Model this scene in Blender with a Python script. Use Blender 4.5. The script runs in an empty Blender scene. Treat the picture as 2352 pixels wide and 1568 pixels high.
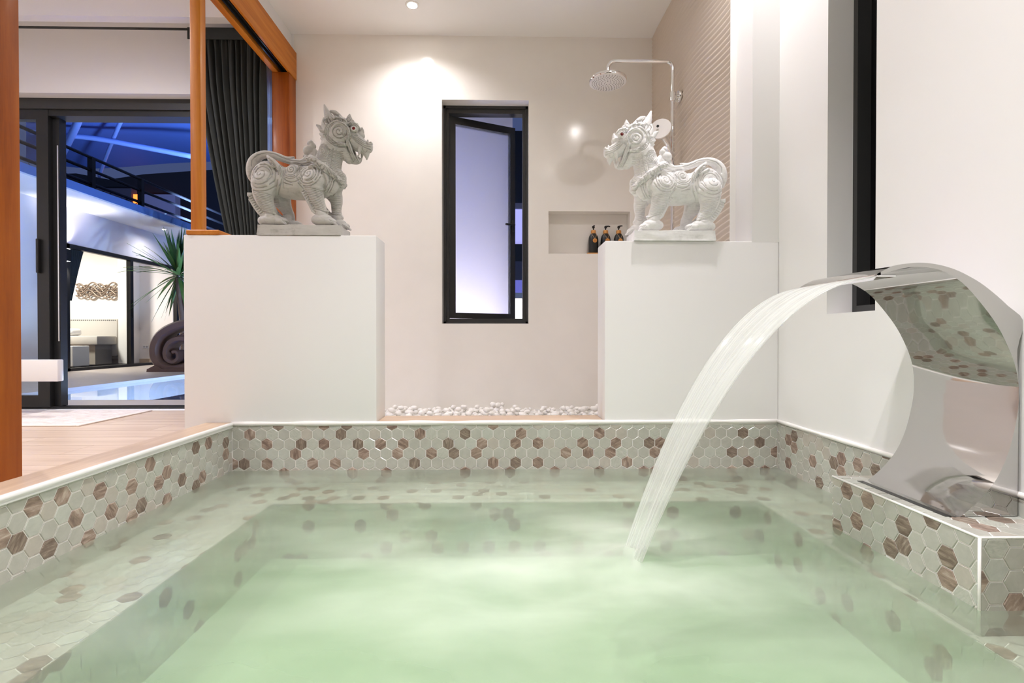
import bpy, bmesh, math, random
import numpy as np
from mathutils import Vector, Matrix
R = random.Random(7)
SC = bpy.context.scene
COL = SC.collection

# ---------------------------------------------------------------- camera, world, exposure
F = 1176.0                     # focal length in pixels of the 2352 x 1568 frame
VPX, VPY = 1152.0, 774.0       # vanishing point of the depth direction
EZ = 0.53                      # eye height above the room floor
yaw = math.atan((1176 - VPX) / F)
pitch = math.atan((784 - VPY) / F)
cam_d = bpy.data.cameras.new('camera')
cam_d.sensor_fit = 'HORIZONTAL'; cam_d.sensor_width = 36.0; cam_d.lens = 36.0 * F / 2352
cam_d.clip_start = 0.02; cam_d.clip_end = 200
cam = bpy.data.objects.new('camera', cam_d); COL.objects.link(cam)
cam.location = (0, 0, EZ)
cam.rotation_euler = (math.pi / 2 - pitch, 0, -yaw)
SC.camera = cam
CM = cam.rotation_euler.to_matrix()

SC.view_settings.view_transform = 'Standard'
SC.view_settings.look = 'None'
SC.view_settings.gamma = 1.0
SC.view_settings.use_curve_mapping = False
SC.view_settings.exposure = 1.38
SC.cycles.use_denoising = True
SC.cycles.max_bounces = 14
SC.cycles.diffuse_bounces = 8
SC.cycles.glossy_bounces = 5
SC.cycles.transmission_bounces = 8
SC.cycles.transparent_max_bounces = 16
SC.cycles.sample_clamp_indirect = 6.0

wd = bpy.data.worlds.new('dusk_sky'); SC.world = wd; wd.use_nodes = True
bg = wd.node_tree.nodes['Background']
bg.inputs[0].default_value = (0.06, 0.085, 0.20, 1); bg.inputs[1].default_value = 0.35

def ray(px, py):
    d = CM @ Vector(((px - 1176) / F, -(py - 784) / F, -1.0))
    return d
def on_y(px, py, y):
    d = ray(px, py); t = y / d.y
    return Vector((d.x * t, y, EZ + d.z * t))
def on_x(px, py, x):
    d = ray(px, py); t = x / d.x
    return Vector((x, d.y * t, EZ + d.z * t))
def on_z(px, py, z):
    d = ray(px, py); t = (z - EZ) / d.z
    return Vector((d.x * t, d.y * t, z))

# ---------------------------------------------------------------- lamps of the place and added fill lamps (recessed downlights are finished further down)
def lamp(kind, name, loc, power, color=(1, .965, .99), size=.05, rot=(0, 0, 0), spot=None, blend=.6):
    l = bpy.data.lights.new(name, kind); l.energy = power; l.color = color
    if kind == 'AREA':
        l.shape = 'DISK'; l.size = size
    else:
        l.shadow_soft_size = size
    if kind == 'SPOT':
        l.spot_size = spot; l.spot_blend = blend
    o = bpy.data.objects.new(name, l); COL.objects.link(o)
    o.location = loc; o.rotation_euler = rot
    return o
CEIL = EZ + 2.19
CEIL2 = 2.79
DOWNLIGHTS = [  # x, y, ceiling height, power, spot angle, where it is
    (-.588, 3.407, CEIL, 26, 142, 'over the shower, beside the tall window'),
    (.78, 2.08, CEIL, 30, 150, 'above the right-hand guardian statue'),
    (-.45, 1.0, CEIL, 90, 100, 'added for fill above the middle of the tub'),  # unseen fill lights added to brighten the rooms, from this row down
    (.62, .75, CEIL, 72, 100, 'added for fill above the water spout'),
    (-.2, -.9, CEIL, 32, 160, 'added for fill behind the tub'),
    (-2.6, 2.5, CEIL2, 80, 160, 'added for fill above the rug'),
    (-3.4, .6, CEIL2, 100, 160, 'added for fill in the open bedroom ceiling'),
]

# ---------------------------------------------------------------- helpers
def put(o, parent=None, label=None, cat=None, group=None, kind=None):
    if parent is not None: o.parent = parent
    if label: o['label'] = label
    if cat: o['category'] = cat
    if group: o['group'] = group
    if kind: o['kind'] = kind
    return o
def wloc(o):
    v = Vector((0, 0, 0))
    while o is not None:
        v += o.location; o = o.parent
    return v
def thing(name, loc, label, cat, group=None):
    o = bpy.data.objects.new(name, None); COL.objects.link(o)
    o.empty_display_size = .05
    o.location = loc
    return put(o, None, label, cat, group)
class MB:
    def __init__(s): s.v = []; s.f = []; s.smooth = False
    def add(s, vs, fs):
        n = len(s.v); s.v += [tuple(p) for p in vs]; s.f += [tuple(i + n for i in f) for f in fs]; return s
    def box(s, x0, x1, y0, y1, z0, z1):
        vs = [(x, y, z) for z in (z0, z1) for y in (y0, y1) for x in (x0, x1)]
        return s.add(vs, [(0, 2, 3, 1), (4, 5, 7, 6), (0, 1, 5, 4), (2, 6, 7, 3), (0, 4, 6, 2), (1, 3, 7, 5)])
    def bbox(s, x0, x1, y0, y1, z0, z1, b=.003, seg=1):
        bm = bmesh.new()
        bmesh.ops.create_cube(bm, size=1)
        for v in bm.verts:
            v.co = Vector(((x0 + x1) / 2 + v.co.x * (x1 - x0), (y0 + y1) / 2 + v.co.y * (y1 - y0), (z0 + z1) / 2 + v.co.z * (z1 - z0)))
        bmesh.ops.bevel(bm, geom=bm.edges[:], offset=b, segments=seg, affect='EDGES', profile=.5)
        bm.verts.index_update()
        s.add([v.co[:] for v in bm.verts], [[v.index for v in f.verts] for f in bm.faces]); bm.free(); return s
    def tube(s, pts, rad, n=10, cap=True, flat=None):
        """sweep: pts list of 3-vectors, rad number or list; flat=(sx,sy) scales the section"""
        P = [Vector(p) for p in pts]; m = len(P)
        if not isinstance(rad, (list, tuple)): rad = [rad] * m
        T = [(P[min(i + 1, m - 1)] - P[max(i - 1, 0)]).normalized() for i in range(m)]
        up = Vector((0, 0, 1)) if abs(T[0].z) < .9 else Vector((0, 1, 0))
        nrm = (up - T[0] * up.dot(T[0])).normalized()
        vs = []
        for i in range(m):
            nrm = (nrm - T[i] * nrm.dot(T[i])).normalized(); b = T[i].cross(nrm)
            sx, sy = flat if flat else (1, 1)
            for k in range(n):
                a = 2 * math.pi * k / n
                vs.append(P[i] + (nrm * math.cos(a) * sx + b * math.sin(a) * sy) * rad[i])
        fs = [(i * n + k, i * n + (k + 1) % n, (i + 1) * n + (k + 1) % n, (i + 1) * n + k) for i in range(m - 1) for k in range(n)]
        if cap: fs += [tuple(range(n - 1, -1, -1)), tuple((m - 1) * n + k for k in range(n))]
        return s.add(vs, fs)
    def lathe(s, prof, c=(0, 0, 0), n=24, axis='Z', rib=None):
        """prof list of (r, h) from one end to the other"""
        vs = []
        for r, h in prof:
            for k in range(n):
                a = 2 * math.pi * k / n
                rr = r * (1 + (rib if rib and k % 2 else 0))
                p, q = rr * math.cos(a), rr * math.sin(a)
                x, y, z = {'Z': (p, q, h), 'X': (h, p, q), 'Y': (p, h, q)}[axis]
                vs.append((c[0] + x, c[1] + y, c[2] + z))
        m = len(prof)
        fs = [(i * n + k, i * n + (k + 1) % n, (i + 1) * n + (k + 1) % n, (i + 1) * n + k) for i in range(m - 1) for k in range(n)]
        fs += [tuple(range(n - 1, -1, -1)), tuple((m - 1) * n + k for k in range(n))]
        return s.add(vs, fs)
    def prism(s, poly, y0, y1):
        """poly = list of (x, z), extruded in y"""
        n = len(poly)
        vs = [(x, y0, z) for x, z in poly] + [(x, y1, z) for x, z in poly]
        fs = [tuple(range(n)), tuple(range(2 * n - 1, n - 1, -1))] + [(i, i + n, (i + 1) % n + n, (i + 1) % n) for i in range(n)]
        return s.add(vs, fs)
    def grid(s, fn, nu, nv):
        vs = [fn(i / nu, j / nv) for j in range(nv + 1) for i in range(nu + 1)]
        w = nu + 1
        return s.add(vs, [(j * w + i, j * w + i + 1, (j + 1) * w + i + 1, (j + 1) * w + i) for j in range(nv) for i in range(nu)])
    def build(s, name, mat, parent=None, smooth=False, recalc=True, **kw):
        off = wloc(parent) if parent is not None else Vector((0, 0, 0))
        me = bpy.data.meshes.new(name)
        me.from_pydata([(p[0] - off.x, p[1] - off.y, p[2] - off.z) for p in s.v], [], s.f)
        if recalc:
            bm = bmesh.new(); bm.from_mesh(me); bmesh.ops.recalc_face_normals(bm, faces=bm.faces[:]); bm.to_mesh(me); bm.free()
        if smooth:
            me.shade_smooth()
            if smooth is not True: me.set_sharp_from_angle(angle=math.radians(smooth))
        if mat: me.materials.append(mat)
        o = bpy.data.objects.new(name, me); COL.objects.link(o)
        return put(o, parent, **kw)

# ---------------------------------------------------------------- materials
def new_mat(name):
    m = bpy.data.materials.new(name); m.use_nodes = True
    nt = m.node_tree; b = nt.nodes['Principled BSDF']
    return m, nt, b
def N(nt, t, **kw):
    n = nt.nodes.new(t)
    for k, v in kw.items():
        if k.startswith('_'): setattr(n, k[1:], v)
        else: n.inputs[k.replace('_', ' ')].default_value = v
    return n
def ramp(nt, src, stops):
    r = nt.nodes.new('ShaderNodeValToRGB'); e = r.color_ramp.elements
    while len(e) > 1: e.remove(e[-1])
    e[0].position = stops[0][0]; e[0].color = (*stops[0][1], 1)
    for p, c in stops[1:]:
        x = e.new(p); x.color = (*c, 1)
    nt.links.new(src, r.inputs[0]); return r
def lin(r, g, b):
    f = lambda c: (c / 255 / 12.92) if c / 255 <= .04045 else ((c / 255 + .055) / 1.055) ** 2.4
    return (f(r), f(g), f(b))
def plain(name, col, rough=.5, metal=0., spec=.5, bump=None, var=0.):
    m, nt, b = new_mat(name)
    b.inputs['Base Color'].default_value = (*col, 1); b.inputs['Roughness'].default_value = rough
    b.inputs['Metallic'].default_value = metal; b.inputs['Specular IOR Level'].default_value = spec
    tc = N(nt, 'ShaderNodeTexCoord')
    if var:
        n = N(nt, 'ShaderNodeTexNoise', Scale=6., Detail=5.); nt.links.new(tc.outputs['Object'], n.inputs['Vector'])
        r = ramp(nt, n.outputs[0], [(.3, tuple(c * (1 - var) for c in col)), (.7, tuple(min(1, c * (1 + var * .5)) for c in col))])
        nt.links.new(r.outputs[0], b.inputs['Base Color'])
    if bump:
        n = N(nt, 'ShaderNodeTexNoise', Scale=bump[0], Detail=6.); nt.links.new(tc.outputs['Object'], n.inputs['Vector'])
        bp = N(nt, 'ShaderNodeBump', Strength=bump[1], Distance=bump[2]); nt.links.new(n.outputs[0], bp.inputs['Height'])
        nt.links.new(bp.outputs[0], b.inputs['Normal'])
    return m
def wood(name, c1, c2, c3, axis='Z', scale=1., rough=.35, coat=0., fine=60.):
    m, nt, b = new_mat(name)
    tc = N(nt, 'ShaderNodeTexCoord'); oi = N(nt, 'ShaderNodeObjectInfo')
    mp = N(nt, 'ShaderNodeMapping'); nt.links.new(tc.outputs['Object'], mp.inputs[0])
    sc = [10., 10., 10.]; sc['XYZ'.index(axis)] = .6
    mp.inputs['Scale'].default_value = [s * scale for s in sc]
    ad = N(nt, 'ShaderNodeVectorMath', _operation='SCALE'); ad.inputs[0].default_value = (13, 7, 5); nt.links.new(oi.outputs['Random'], ad.inputs['Scale'])
    nt.links.new(ad.outputs[0], mp.inputs['Location'])
    n1 = N(nt, 'ShaderNodeTexNoise', Scale=1.2, Detail=6., Roughness=.6, Distortion=.6); nt.links.new(mp.outputs[0], n1.inputs['Vector'])
    n2 = N(nt, 'ShaderNodeTexNoise', Scale=fine / 10, Detail=4., Roughness=.7); nt.links.new(mp.outputs[0], n2.inputs['Vector'])
    mx = N(nt, 'ShaderNodeMath', _operation='MULTIPLY_ADD'); mx.inputs[1].default_value = .35
    nt.links.new(n2.outputs[0], mx.inputs[0]); nt.links.new(n1.outputs[0], mx.inputs[2])
    r = ramp(nt, mx.outputs[0], [(.42, c1), (.66, c2), (.9, c3)])
    nt.links.new(r.outputs[0], b.inputs['Base Color'])
    b.inputs['Specular IOR Level'].default_value = .3
    b.inputs['Roughness'].default_value = rough; b.inputs['Coat Weight'].default_value = coat; b.inputs['Coat Roughness'].default_value = .2
    bp = N(nt, 'ShaderNodeBump', Strength=.15, Distance=.001); nt.links.new(n2.outputs[0], bp.inputs['Height']); nt.links.new(bp.outputs[0], b.inputs['Normal'])
    return m
def emit(name, col, s):
    m, nt, b = new_mat(name)
    b.inputs['Base Color'].default_value = (*col, 1)
    b.inputs['Emission Color'].default_value = (*col, 1); b.inputs['Emission Strength'].default_value = s
    return m
M = {}
M['wall'] = plain('warm white paint', (.80, .79, .78), .5, spec=.4, bump=(40, .04, .002))
M['gloss_wall'] = plain('polished cream plaster', (.84, .81, .765), .14, spec=.5, bump=(9, .08, .004), var=.02)
M['ceil'] = plain('ceiling paint', (.90, .89, .875), .7)
M['grout'] = plain('white grout', (.82, .80, .76), .8, bump=(300, .1, .001))
M['caulk'] = plain('white caulk', (.86, .84, .81), .35, bump=(60, .2, .002))
M['trim'] = plain('pearl white tile trim', (.75, .75, .73), .2)
M['black'] = plain('black powder coat', (.012, .012, .012), .35)
M['dgrey'] = plain('charcoal aluminium', (.032, .032, .032), .35)
M['chrome'] = plain('chrome', (.86, .86, .87), .04, 1.)
M['steel'] = plain('polished steel', (.55, .54, .53), .035, 1.)
M['white'] = plain('white lacquer', (.82, .80, .78), .3)
M['teak'] = wood('golden teak', lin(156, 82, 10), lin(192, 112, 24), lin(210, 136, 48), 'Z', 1., .45, .05)
M['teak_y'] = wood('golden teak along the beam', lin(158, 84, 12), lin(192, 112, 28), lin(210, 136, 52), 'Y', 1., .45, .05)
M['teak_dark'] = wood('dark stained teak', lin(112, 46, 0), lin(150, 74, 5), lin(168, 92, 14), 'Z', 1., .5, .05)
M['floor'] = wood('wood look floor tile', lin(176, 152, 128), lin(198, 174, 152), lin(214, 194, 174), 'X', 1., .35, 0., 90)
M['ledge'] = wood('wood look ledge tile', lin(176, 150, 126), lin(196, 172, 148), lin(212, 192, 170), 'Y', 1., .35, 0., 90)
M['curb'] = wood('wood look curb tile', lin(176, 146, 122), lin(198, 172, 148), lin(212, 190, 168), 'X', 1., .35, 0., 90)
M['pebble'] = plain('white pebble', (.88, .86, .83), .5, bump=(30, .2, .003))
M['bamboo'] = wood('bamboo', lin(178, 112, 50), lin(206, 142, 74), lin(220, 164, 100), 'Z', 4., .45)
M['bottle'] = plain('matt black bottle', (.012, .012, .012), .4)
M['twine'] = plain('natural twine', lin(190, 160, 120), .8)
M['curtain'] = plain('dark grey green curtain cloth', lin(48, 52, 51), .9, bump=(400, .2, .001))
def schlick(nt, r0=.04):
    lw = N(nt, 'ShaderNodeLayerWeight', Blend=.5)
    p = N(nt, 'ShaderNodeMath', _operation='POWER'); p.inputs[1].default_value = 5.; nt.links.new(lw.outputs['Facing'], p.inputs[0])
    q = N(nt, 'ShaderNodeMath', _operation='MULTIPLY_ADD'); q.inputs[1].default_value = 1 - r0; q.inputs[2].default_value = r0; nt.links.new(p.outputs[0], q.inputs[0])
    return q
def glass_mat(name, tint, rough=0., gloss=.06):
    m, nt, b = new_mat(name)
    out = nt.nodes['Material Output']; nt.nodes.remove(b)
    t = N(nt, 'ShaderNodeBsdfTransparent'); t.inputs[0].default_value = (*tint, 1)
    g = N(nt, 'ShaderNodeBsdfGlossy', Roughness=.03 + rough)
    lw = schlick(nt)
    mx = N(nt, 'ShaderNodeMixShader'); nt.links.new(lw.outputs[0], mx.inputs[0]); nt.links.new(t.outputs[0], mx.inputs[1]); nt.links.new(g.outputs[0], mx.inputs[2])
    nt.links.new(mx.outputs[0], out.inputs[0])
    return m
M['glass'] = glass_mat('clear glass', (.93, .96, .95))
# ---------------------------------------------------------------- measured layout
D = 2.284                      # far face of the tub / front of the dividing wall
DT = .17                       # thickness of the dividing wall
D2 = 3.75                      # back wall
PW, PE = -1.192, 1.249         # tub walls left / right
RIM = .153; WZ = EZ - .590     # rim and water level
BEN = EZ - .6486               # underwater bench
PFL = EZ - .86                 # tub floor
LED = -1.300                   # outer edge of the left ledge
PN = -.55                      # near end of the tub
WIN = (-.434, .198, .629, 2.258)     # tall window opening in the back wall
NIC = (.344, .944, 1.142, 1.452)     # niche in the back wall
DOOR = (-3.95, -1.633, 0., 2.28)     # sliding door opening
def struct(name, mb, mat, parent=None, **kw):
    return mb.build(name, M[mat] if isinstance(mat, str) else mat, parent, kind='structure', **kw)
def wall_with_holes(mb, a0, a1, z0, z1, holes, mk):
    """holes (a0,a1,z0,z1); mk(a0,a1,z0,z1) adds a box"""
    xs = sorted({a0, a1, *[h[0] for h in holes], *[h[1] for h in holes]})
    for i in range(len(xs) - 1):
        l, r = xs[i], xs[i + 1]; z = z0
        for h in sorted([h for h in holes if h[0] <= l + 1e-6 and h[1] >= r - 1e-6], key=lambda h: h[2]):
            if h[2] > z: mk(l, r, z, h[2])
            z = h[3]
        if z < z1: mk(l, r, z, z1)

# back wall of the shower
mb = MB()
wall_with_holes(mb, -1.50, 1.11, -.05, CEIL, [WIN, NIC], lambda a, b, c, d: mb.box(a, b, D2, D2 + .22, c, d))
mb.box(NIC[0], NIC[1], D2 + .10, D2 + .22, NIC[2], NIC[3])
wall_back = struct('wall_back', mb, 'gloss_wall')
# door wall of the bedroom
mb = MB()
wall_with_holes(mb, -4.6, -1.50, -.05, CEIL2 + .1, [DOOR], lambda a, b, c, d: mb.box(a, b, D2, D2 + .22, c, d))
struct('wall_bedroom', mb, 'wall')
# right wall with the narrow slot
SLOT = (1.688, 1.943, .619, 2.66)
mb = MB()
wall_with_holes(mb, -1.7, D + DT, -.8, CEIL + .05, [SLOT], lambda a, b, c, d: mb.box(PE, PE + .25, a, b, c, d))
struct('wall_right', mb, 'wall')
# the shower's own side wall behind the dividing wall
XJ = 1.1265
struct('wall_shower', MB().box(XJ, PE + .25, D + DT, D2 + .22, -.05, CEIL + .05), 'wall')
# dividing wall: two low piers and the full height strip at the right
PTL, PTR = EZ + 232 * .001942, EZ + 222 * .001942
XL0, XL1, XR0 = -1.40, -.555, .462
bev = dict(b=.006, seg=2)
struct('wall_pier_left', MB().bbox(XL0, XL1, D, D + DT, -.02, PTL, **bev), 'wall', smooth=30)
struct('wall_pier_right', MB().bbox(XR0, PE, D, D + DT, -.5, PTR, **bev), 'wall', smooth=30)
struct('wall_partition', MB().box(XJ, PE, D + .0002, D + DT, PTR - .004, CEIL), 'wall')
# ceilings
struct('ceiling', MB().box(-1.60, PE + .25, -1.7, D2 + .22, CEIL, CEIL + .12), 'ceil')
struct('ceiling_bedroom', MB().box(-4.7, -1.60, -1.7, D2 + .22, CEIL2, CEIL2 + .05), 'ceil')
struct('wall_over_beam', MB().box(-1.60, -1.518, -1.7, D2, 2.58, CEIL2), 'wall')
struct('wall_bedroom_side', MB().box(-4.7, -4.5, -1.7, D2, -.05, CEIL2 + .05), 'wall')
struct('wall_front', MB().box(-4.7, PE + .25, -1.9, -1.7, -.8, CEIL2 + .05), 'wall')
struct('trim_pelmet', MB().box(-4.5, -1.605, 3.45, 3.52, EZ + 722 * 3.45 / F, CEIL2), 'wall')

# floors
floor = struct('floor', MB().box(-4.7, LED, -1.7, D2 + .22, -.10, -.006), plain('floor joint', lin(150, 128, 108), .8))
y = 3.75; row = 0
pm = {}
while y > -.3:
    x = -4.5 + (row % 3) * .42
    xs = [-4.5] + ([x] if x > -4.5 else [])
    while xs[-1] + 1.25 < LED - .05: xs.append(xs[-1] + 1.25)
    xs.append(LED - .001)
    for a, b in zip(xs[:-1], xs[1:]):
        if b > -4.2 and b - a > .03:
            MB().box(a + .001, b - .001, y - .199, y - .001, -.006, 0).build('floor_plank', M['floor'], floor)
    y -= .2; row += 1
struct('floor_shower', MB().box(LED, XJ, D + DT, D2, -.10, 0), plain('pale shower floor', (.70, .68, .65), .5))
struct('floor_deck', MB().box(LED, PE, -1.7, PN, -.8, RIM), 'ledge')

# tub shell: floor, benches, ledge, curb
gmat = plain('tub plaster', (.50, .51, .48), .6, var=.03)
struct('floor_tub', MB().box(LED, PE, PN, D + DT, PFL - .1, PFL), gmat)
ledge = struct('wall_tub_left', MB().box(LED, PW, PN, D, PFL, RIM - .010), 'grout')
MB().bbox(LED - .004, PW + .001, PN, D - .0005, RIM - .010, RIM, b=.002).build('ledge_slab', M['ledge'], ledge)
tub_back = struct('wall_tub_back', MB().box(PW, PE, D - .0012, D + DT - .002, PFL, RIM - .006), 'grout')
tub_right = struct('wall_tub_right', MB().box(PE - .003, PE + .1, PN, D, PFL, RIM - .012), 'grout')
BL, BB, BR = -.895, 2.0, 1.015
bench = struct('bench_tub', MB().box(PW, BL, PN, D, PFL, BEN).box(BL, PE, BB, D, PFL, BEN).box(BR, PE, PN, BB, PFL, BEN), 'grout')
curb = struct('floor_curb', MB().box(XL1 - .02, XR0 + .02, D + .003, D + DT + .01, -.05, RIM - .006), 'caulk')
MB().bbox(XL1 + .001, XR0 - .001, D + .003, D + DT, RIM - .006, RIM + .002, b=.002).build('curb_slab', M['curb'], curb)
# white rounded trim along the left ledge, sealant lines along the back and right
mb = MB()
prof = [(0, 0), (.006, .0), (.009, .004), (.006, .008), (.010, .013), (.010, .019), (.005, .0245), (0, .025)]
n = len(prof); vs = [(PW + a, yy, RIM - .024 + h) for yy in (PN, D - .002) for a, h in prof]
mb.add(vs, [(i, i + 1, i + 1 + n, i + n) for i in range(n - 1)])
struct('trim_1', mb, 'trim', smooth=True)
def caulk(name, pts, r):
    P = []
    for a, b in zip(pts[:-1], pts[1:]):
        k = 30
        for i in range(k): P.append(Vector(a).lerp(Vector(b), i / k))
    P.append(Vector(pts[-1]))
    rr = [r * (1 + .35 * math.sin(i * 1.7) * math.sin(i * .43)) for i in range(len(P))]
    struct(name, MB().tube(P, rr, 8), 'caulk', smooth=True)
caulk('trim_2', [(PW, D - .001, RIM - .006), (PE - .003, D - .001, RIM - .002)], .0095)
caulk('trim_3', [(PE - .003, D - .003, RIM - .002), (PE - .003, PN, RIM - .002)], .008)

# ---------------------------------------------------------------- hexagon mosaic
def hex_mat(name, stops, scale, stretch, rough, bump=0.):
    m, nt, b = new_mat(name)
    tc = N(nt, 'ShaderNodeTexCoord'); oi = N(nt, 'ShaderNodeObjectInfo')
    mp = N(nt, 'ShaderNodeMapping'); nt.links.new(tc.outputs['Object'], mp.inputs[0])
    mp.inputs['Scale'].default_value = (scale, scale * stretch, scale); mp.inputs['Rotation'].default_value = (0, 0, .6)
    ad = N(nt, 'ShaderNodeVectorMath', _operation='SCALE'); ad.inputs[0].default_value = (43, 27, 31); nt.links.new(oi.outputs['Random'], ad.inputs['Scale'])
    nt.links.new(ad.outputs[0], mp.inputs['Location'])
    n = N(nt, 'ShaderNodeTexNoise', Scale=1., Detail=6., Roughness=.65, Distortion=.5); nt.links.new(mp.outputs[0], n.inputs['Vector'])
    r = ramp(nt, n.outputs[0], stops); nt.links.new(r.outputs[0], b.inputs['Base Color'])
    b.inputs['Roughness'].default_value = rough
    bp = N(nt, 'ShaderNodeBump', Strength=.25, Distance=.0006 + bump); nt.links.new(n.outputs[0], bp.inputs['Height']); nt.links.new(bp.outputs[0], b.inputs['Normal'])
    return m
HEXL = [hex_mat('pale glass tile', [(.3, lin(172, 171, 162)), (.7, lin(184, 183, 174))], 30, 1.6, .12),
        hex_mat('pale brushed tile', [(.3, lin(168, 169, 159)), (.5, lin(182, 183, 173)), (.7, lin(194, 194, 185))], 60, 3, .25),
        hex_mat('warm pale tile', [(.3, lin(174, 168, 158)), (.7, lin(186, 180, 170))], 30, 1.3, .15),
        hex_mat('milky tile', [(.3, lin(178, 180, 171)), (.7, lin(190, 192, 183))], 40, 2, .12)]
HEXB = [hex_mat('brown veined tile', [(.32, lin(102, 84, 74)), (.5, lin(140, 119, 107)), (.68, lin(180, 161, 147))], 22, 4.5, .2),
        hex_mat('taupe veined tile', [(.32, lin(118, 101, 90)), (.52, lin(154, 134, 121)), (.7, lin(194, 178, 164))], 18, 4, .2),
        hex_mat('grey brown tile', [(.3, lin(98, 84, 74)), (.5, lin(128, 112, 100)), (.72, lin(170, 156, 142))], 25, 5, .2)]
S = .05; GAP = .0015
RH = S / math.sqrt(3) - GAP * 1.1547       # corner radius of a tile
def tile_poly(poly, name, mat, h=.0022, bev=.0014):
    n = len(poly); cx = sum(p[0] for p in poly) / n; cy = sum(p[1] for p in poly) / n
    def ins(p, d):
        v = Vector((p[0] - cx, p[1] - cy)); l = v.length
        return (cx + v.x * max(0, l - d) / l, cy + v.y * max(0, l - d) / l)
    vs = [(x, y, -.001) for x, y in poly] + [(x, y, h * .55) for x, y in poly] + [(*ins(p, bev), h) for p in poly]
    fs = [(i + o, (i + 1) % n + o, (i + 1) % n + n + o, i + n + o) for o in (0, n) for i in range(n)] + [tuple(2 * n + i for i in range(n))]
    me = bpy.data.meshes.new(name); me.from_pydata(vs, [], fs); me.materials.append(mat); return me
HEXP = [(RH * math.cos(math.radians(60 * k)), RH * math.sin(math.radians(60 * k))) for k in range(6)]   # corner to the right
MESH_L = [tile_poly(HEXP, 'tile', m) for m in HEXL]
MESH_B = [tile_poly(HEXP, 'tile', m) for m in HEXB]
def clip(poly, u0, u1, v0, v1):
    for ax, lim, sgn in ((0, u0, 1), (0, u1, -1), (1, v0, 1), (1, v1, -1)):
        out = []
        for i in range(len(poly)):
            a, b = poly[i - 1], poly[i]
            da, db = (a[ax] - lim) * sgn, (b[ax] - lim) * sgn
            if (da >= 0) != (db >= 0):
                t = da / (da - db); out.append((a[0] + (b[0] - a[0]) * t, a[1] + (b[1] - a[1]) * t))
            if db >= 0: out.append(b)
        poly = out
        if not poly: return []
    res = []
    for p in poly:
        if not res or (abs(p[0] - res[-1][0]) + abs(p[1] - res[-1][1])) > 4e-4: res.append(p)
    if len(res) > 2 and abs(res[0][0] - res[-1][0]) + abs(res[0][1] - res[-1][1]) < 4e-4: res.pop()
    return res
def mosaic(parent, org, U, V, rect, pointy, ph, browns, near=None, frac=.14, name='tile'):
    """tiles over rect (u0,u1,v0,v1) on the plane org + u U + v V. ph = a tile centre (u, v). browns = list of (u, v).
    near(world) says whether the tile is picked apart singly; the others become one joined part"""
    org, U, V = Vector(org), Vector(U).normalized(), Vector(V).normalized(); Nn = U.cross(V)
    u0, u1, v0, v1 = rect
    cells = []
    if pointy: du, dv = S, S * math.sqrt(3) / 2
    else: du, dv = S * math.sqrt(3) / 2, S
    for j in range(int((v0 - ph[1]) / dv) - 3, int((v1 - ph[1]) / dv) + 4):
        for i in range(int((u0 - ph[0]) / du) - 3, int((u1 - ph[0]) / du) + 4):
            if pointy: c = (ph[0] + (i + .5 * (j % 2)) * du, ph[1] + j * dv)
            else: c = (ph[0] + i * du, ph[1] + (j + .5 * (i % 2)) * dv)
            if u0 - S < c[0] < u1 + S and v0 - S < c[1] < v1 + S: cells.append(c)
    bset = set()
    for p in browns:
        k = min(range(len(cells)), key=lambda k: (cells[k][0] - p[0]) ** 2 + (cells[k][1] - p[1]) ** 2); bset.add(k)
    bu = (min(p[0] for p in browns) - .05, max(p[0] for p in browns) + .05) if browns else (9, 9)
    rest = {}
    for k, c in enumerate(cells):
        a0 = math.radians(30) if pointy else 0
        hexa = [(c[0] + x * math.cos(a0) - y * math.sin(a0), c[1] + x * math.sin(a0) + y * math.cos(a0)) for x, y in HEXP]
        inside = all(u0 <= p[0] <= u1 and v0 <= p[1] <= v1 for p in hexa)
        w = org + U * c[0] + V * c[1]
        single = near is None or near(w)
        brown = (k in bset) if (single and browns) else (R.random() < frac)
        idx = R.randrange(3) if brown else (0 if R.random() < .5 else R.randrange(4))
        poly = hexa if inside else clip(hexa, u0, u1, v0, v1)
        if len(poly) < 3: continue
        area = abs(sum(poly[i - 1][0] * poly[i][1] - poly[i][0] * poly[i - 1][1] for i in range(len(poly)))) / 2
        if area < 2.5e-5: continue
        mat = (HEXB if brown else HEXL)[idx]
        if single:
            if inside:
                me = (MESH_B if brown else MESH_L)[idx]; ang = a0 + R.randrange(6) * math.pi / 3
            else:
                me = tile_poly([(p[0] - c[0], p[1] - c[1]) for p in poly], 'tile', mat); ang = 0
            o = bpy.data.objects.new(name, me); COL.objects.link(o)
            m3 = Matrix((U, V, Nn)).transposed() @ Matrix.Rotation(ang, 3, 'Z')
            tilt = Matrix.Rotation(R.uniform(-.012, .012), 3, 'X') @ Matrix.Rotation(R.uniform(-.012, .012), 3, 'Y')
            o.matrix_world = Matrix.Translation(w - wloc(parent)) @ (m3 @ tilt).to_4x4(); o.parent = parent
        else:
            rest.setdefault(0, []).append((poly, (idx + 4) if brown else idx))
    if rest:
        mbs = MB(); mi = []
        for poly, i in rest[0]:
            n = len(poly); base = len(mbs.f)
            q = [org + U * p[0] + V * p[1] for p in poly]
            mbs.add([p - Nn * .001 for p in q] + [p + Nn * .002 for p in q], [tuple(n + t for t in range(n))] + [(t, (t + 1) % n, (t + 1) % n + n, t + n) for t in range(n)])
            mi += [i] * (len(mbs.f) - base)
        o = mbs.build('tile_field', None, parent, recalc=False, kind='stuff')
        for m in HEXL + HEXB: o.data.materials.append(m)
        o.data.polygons.foreach_set('material_index', mi)

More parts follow.
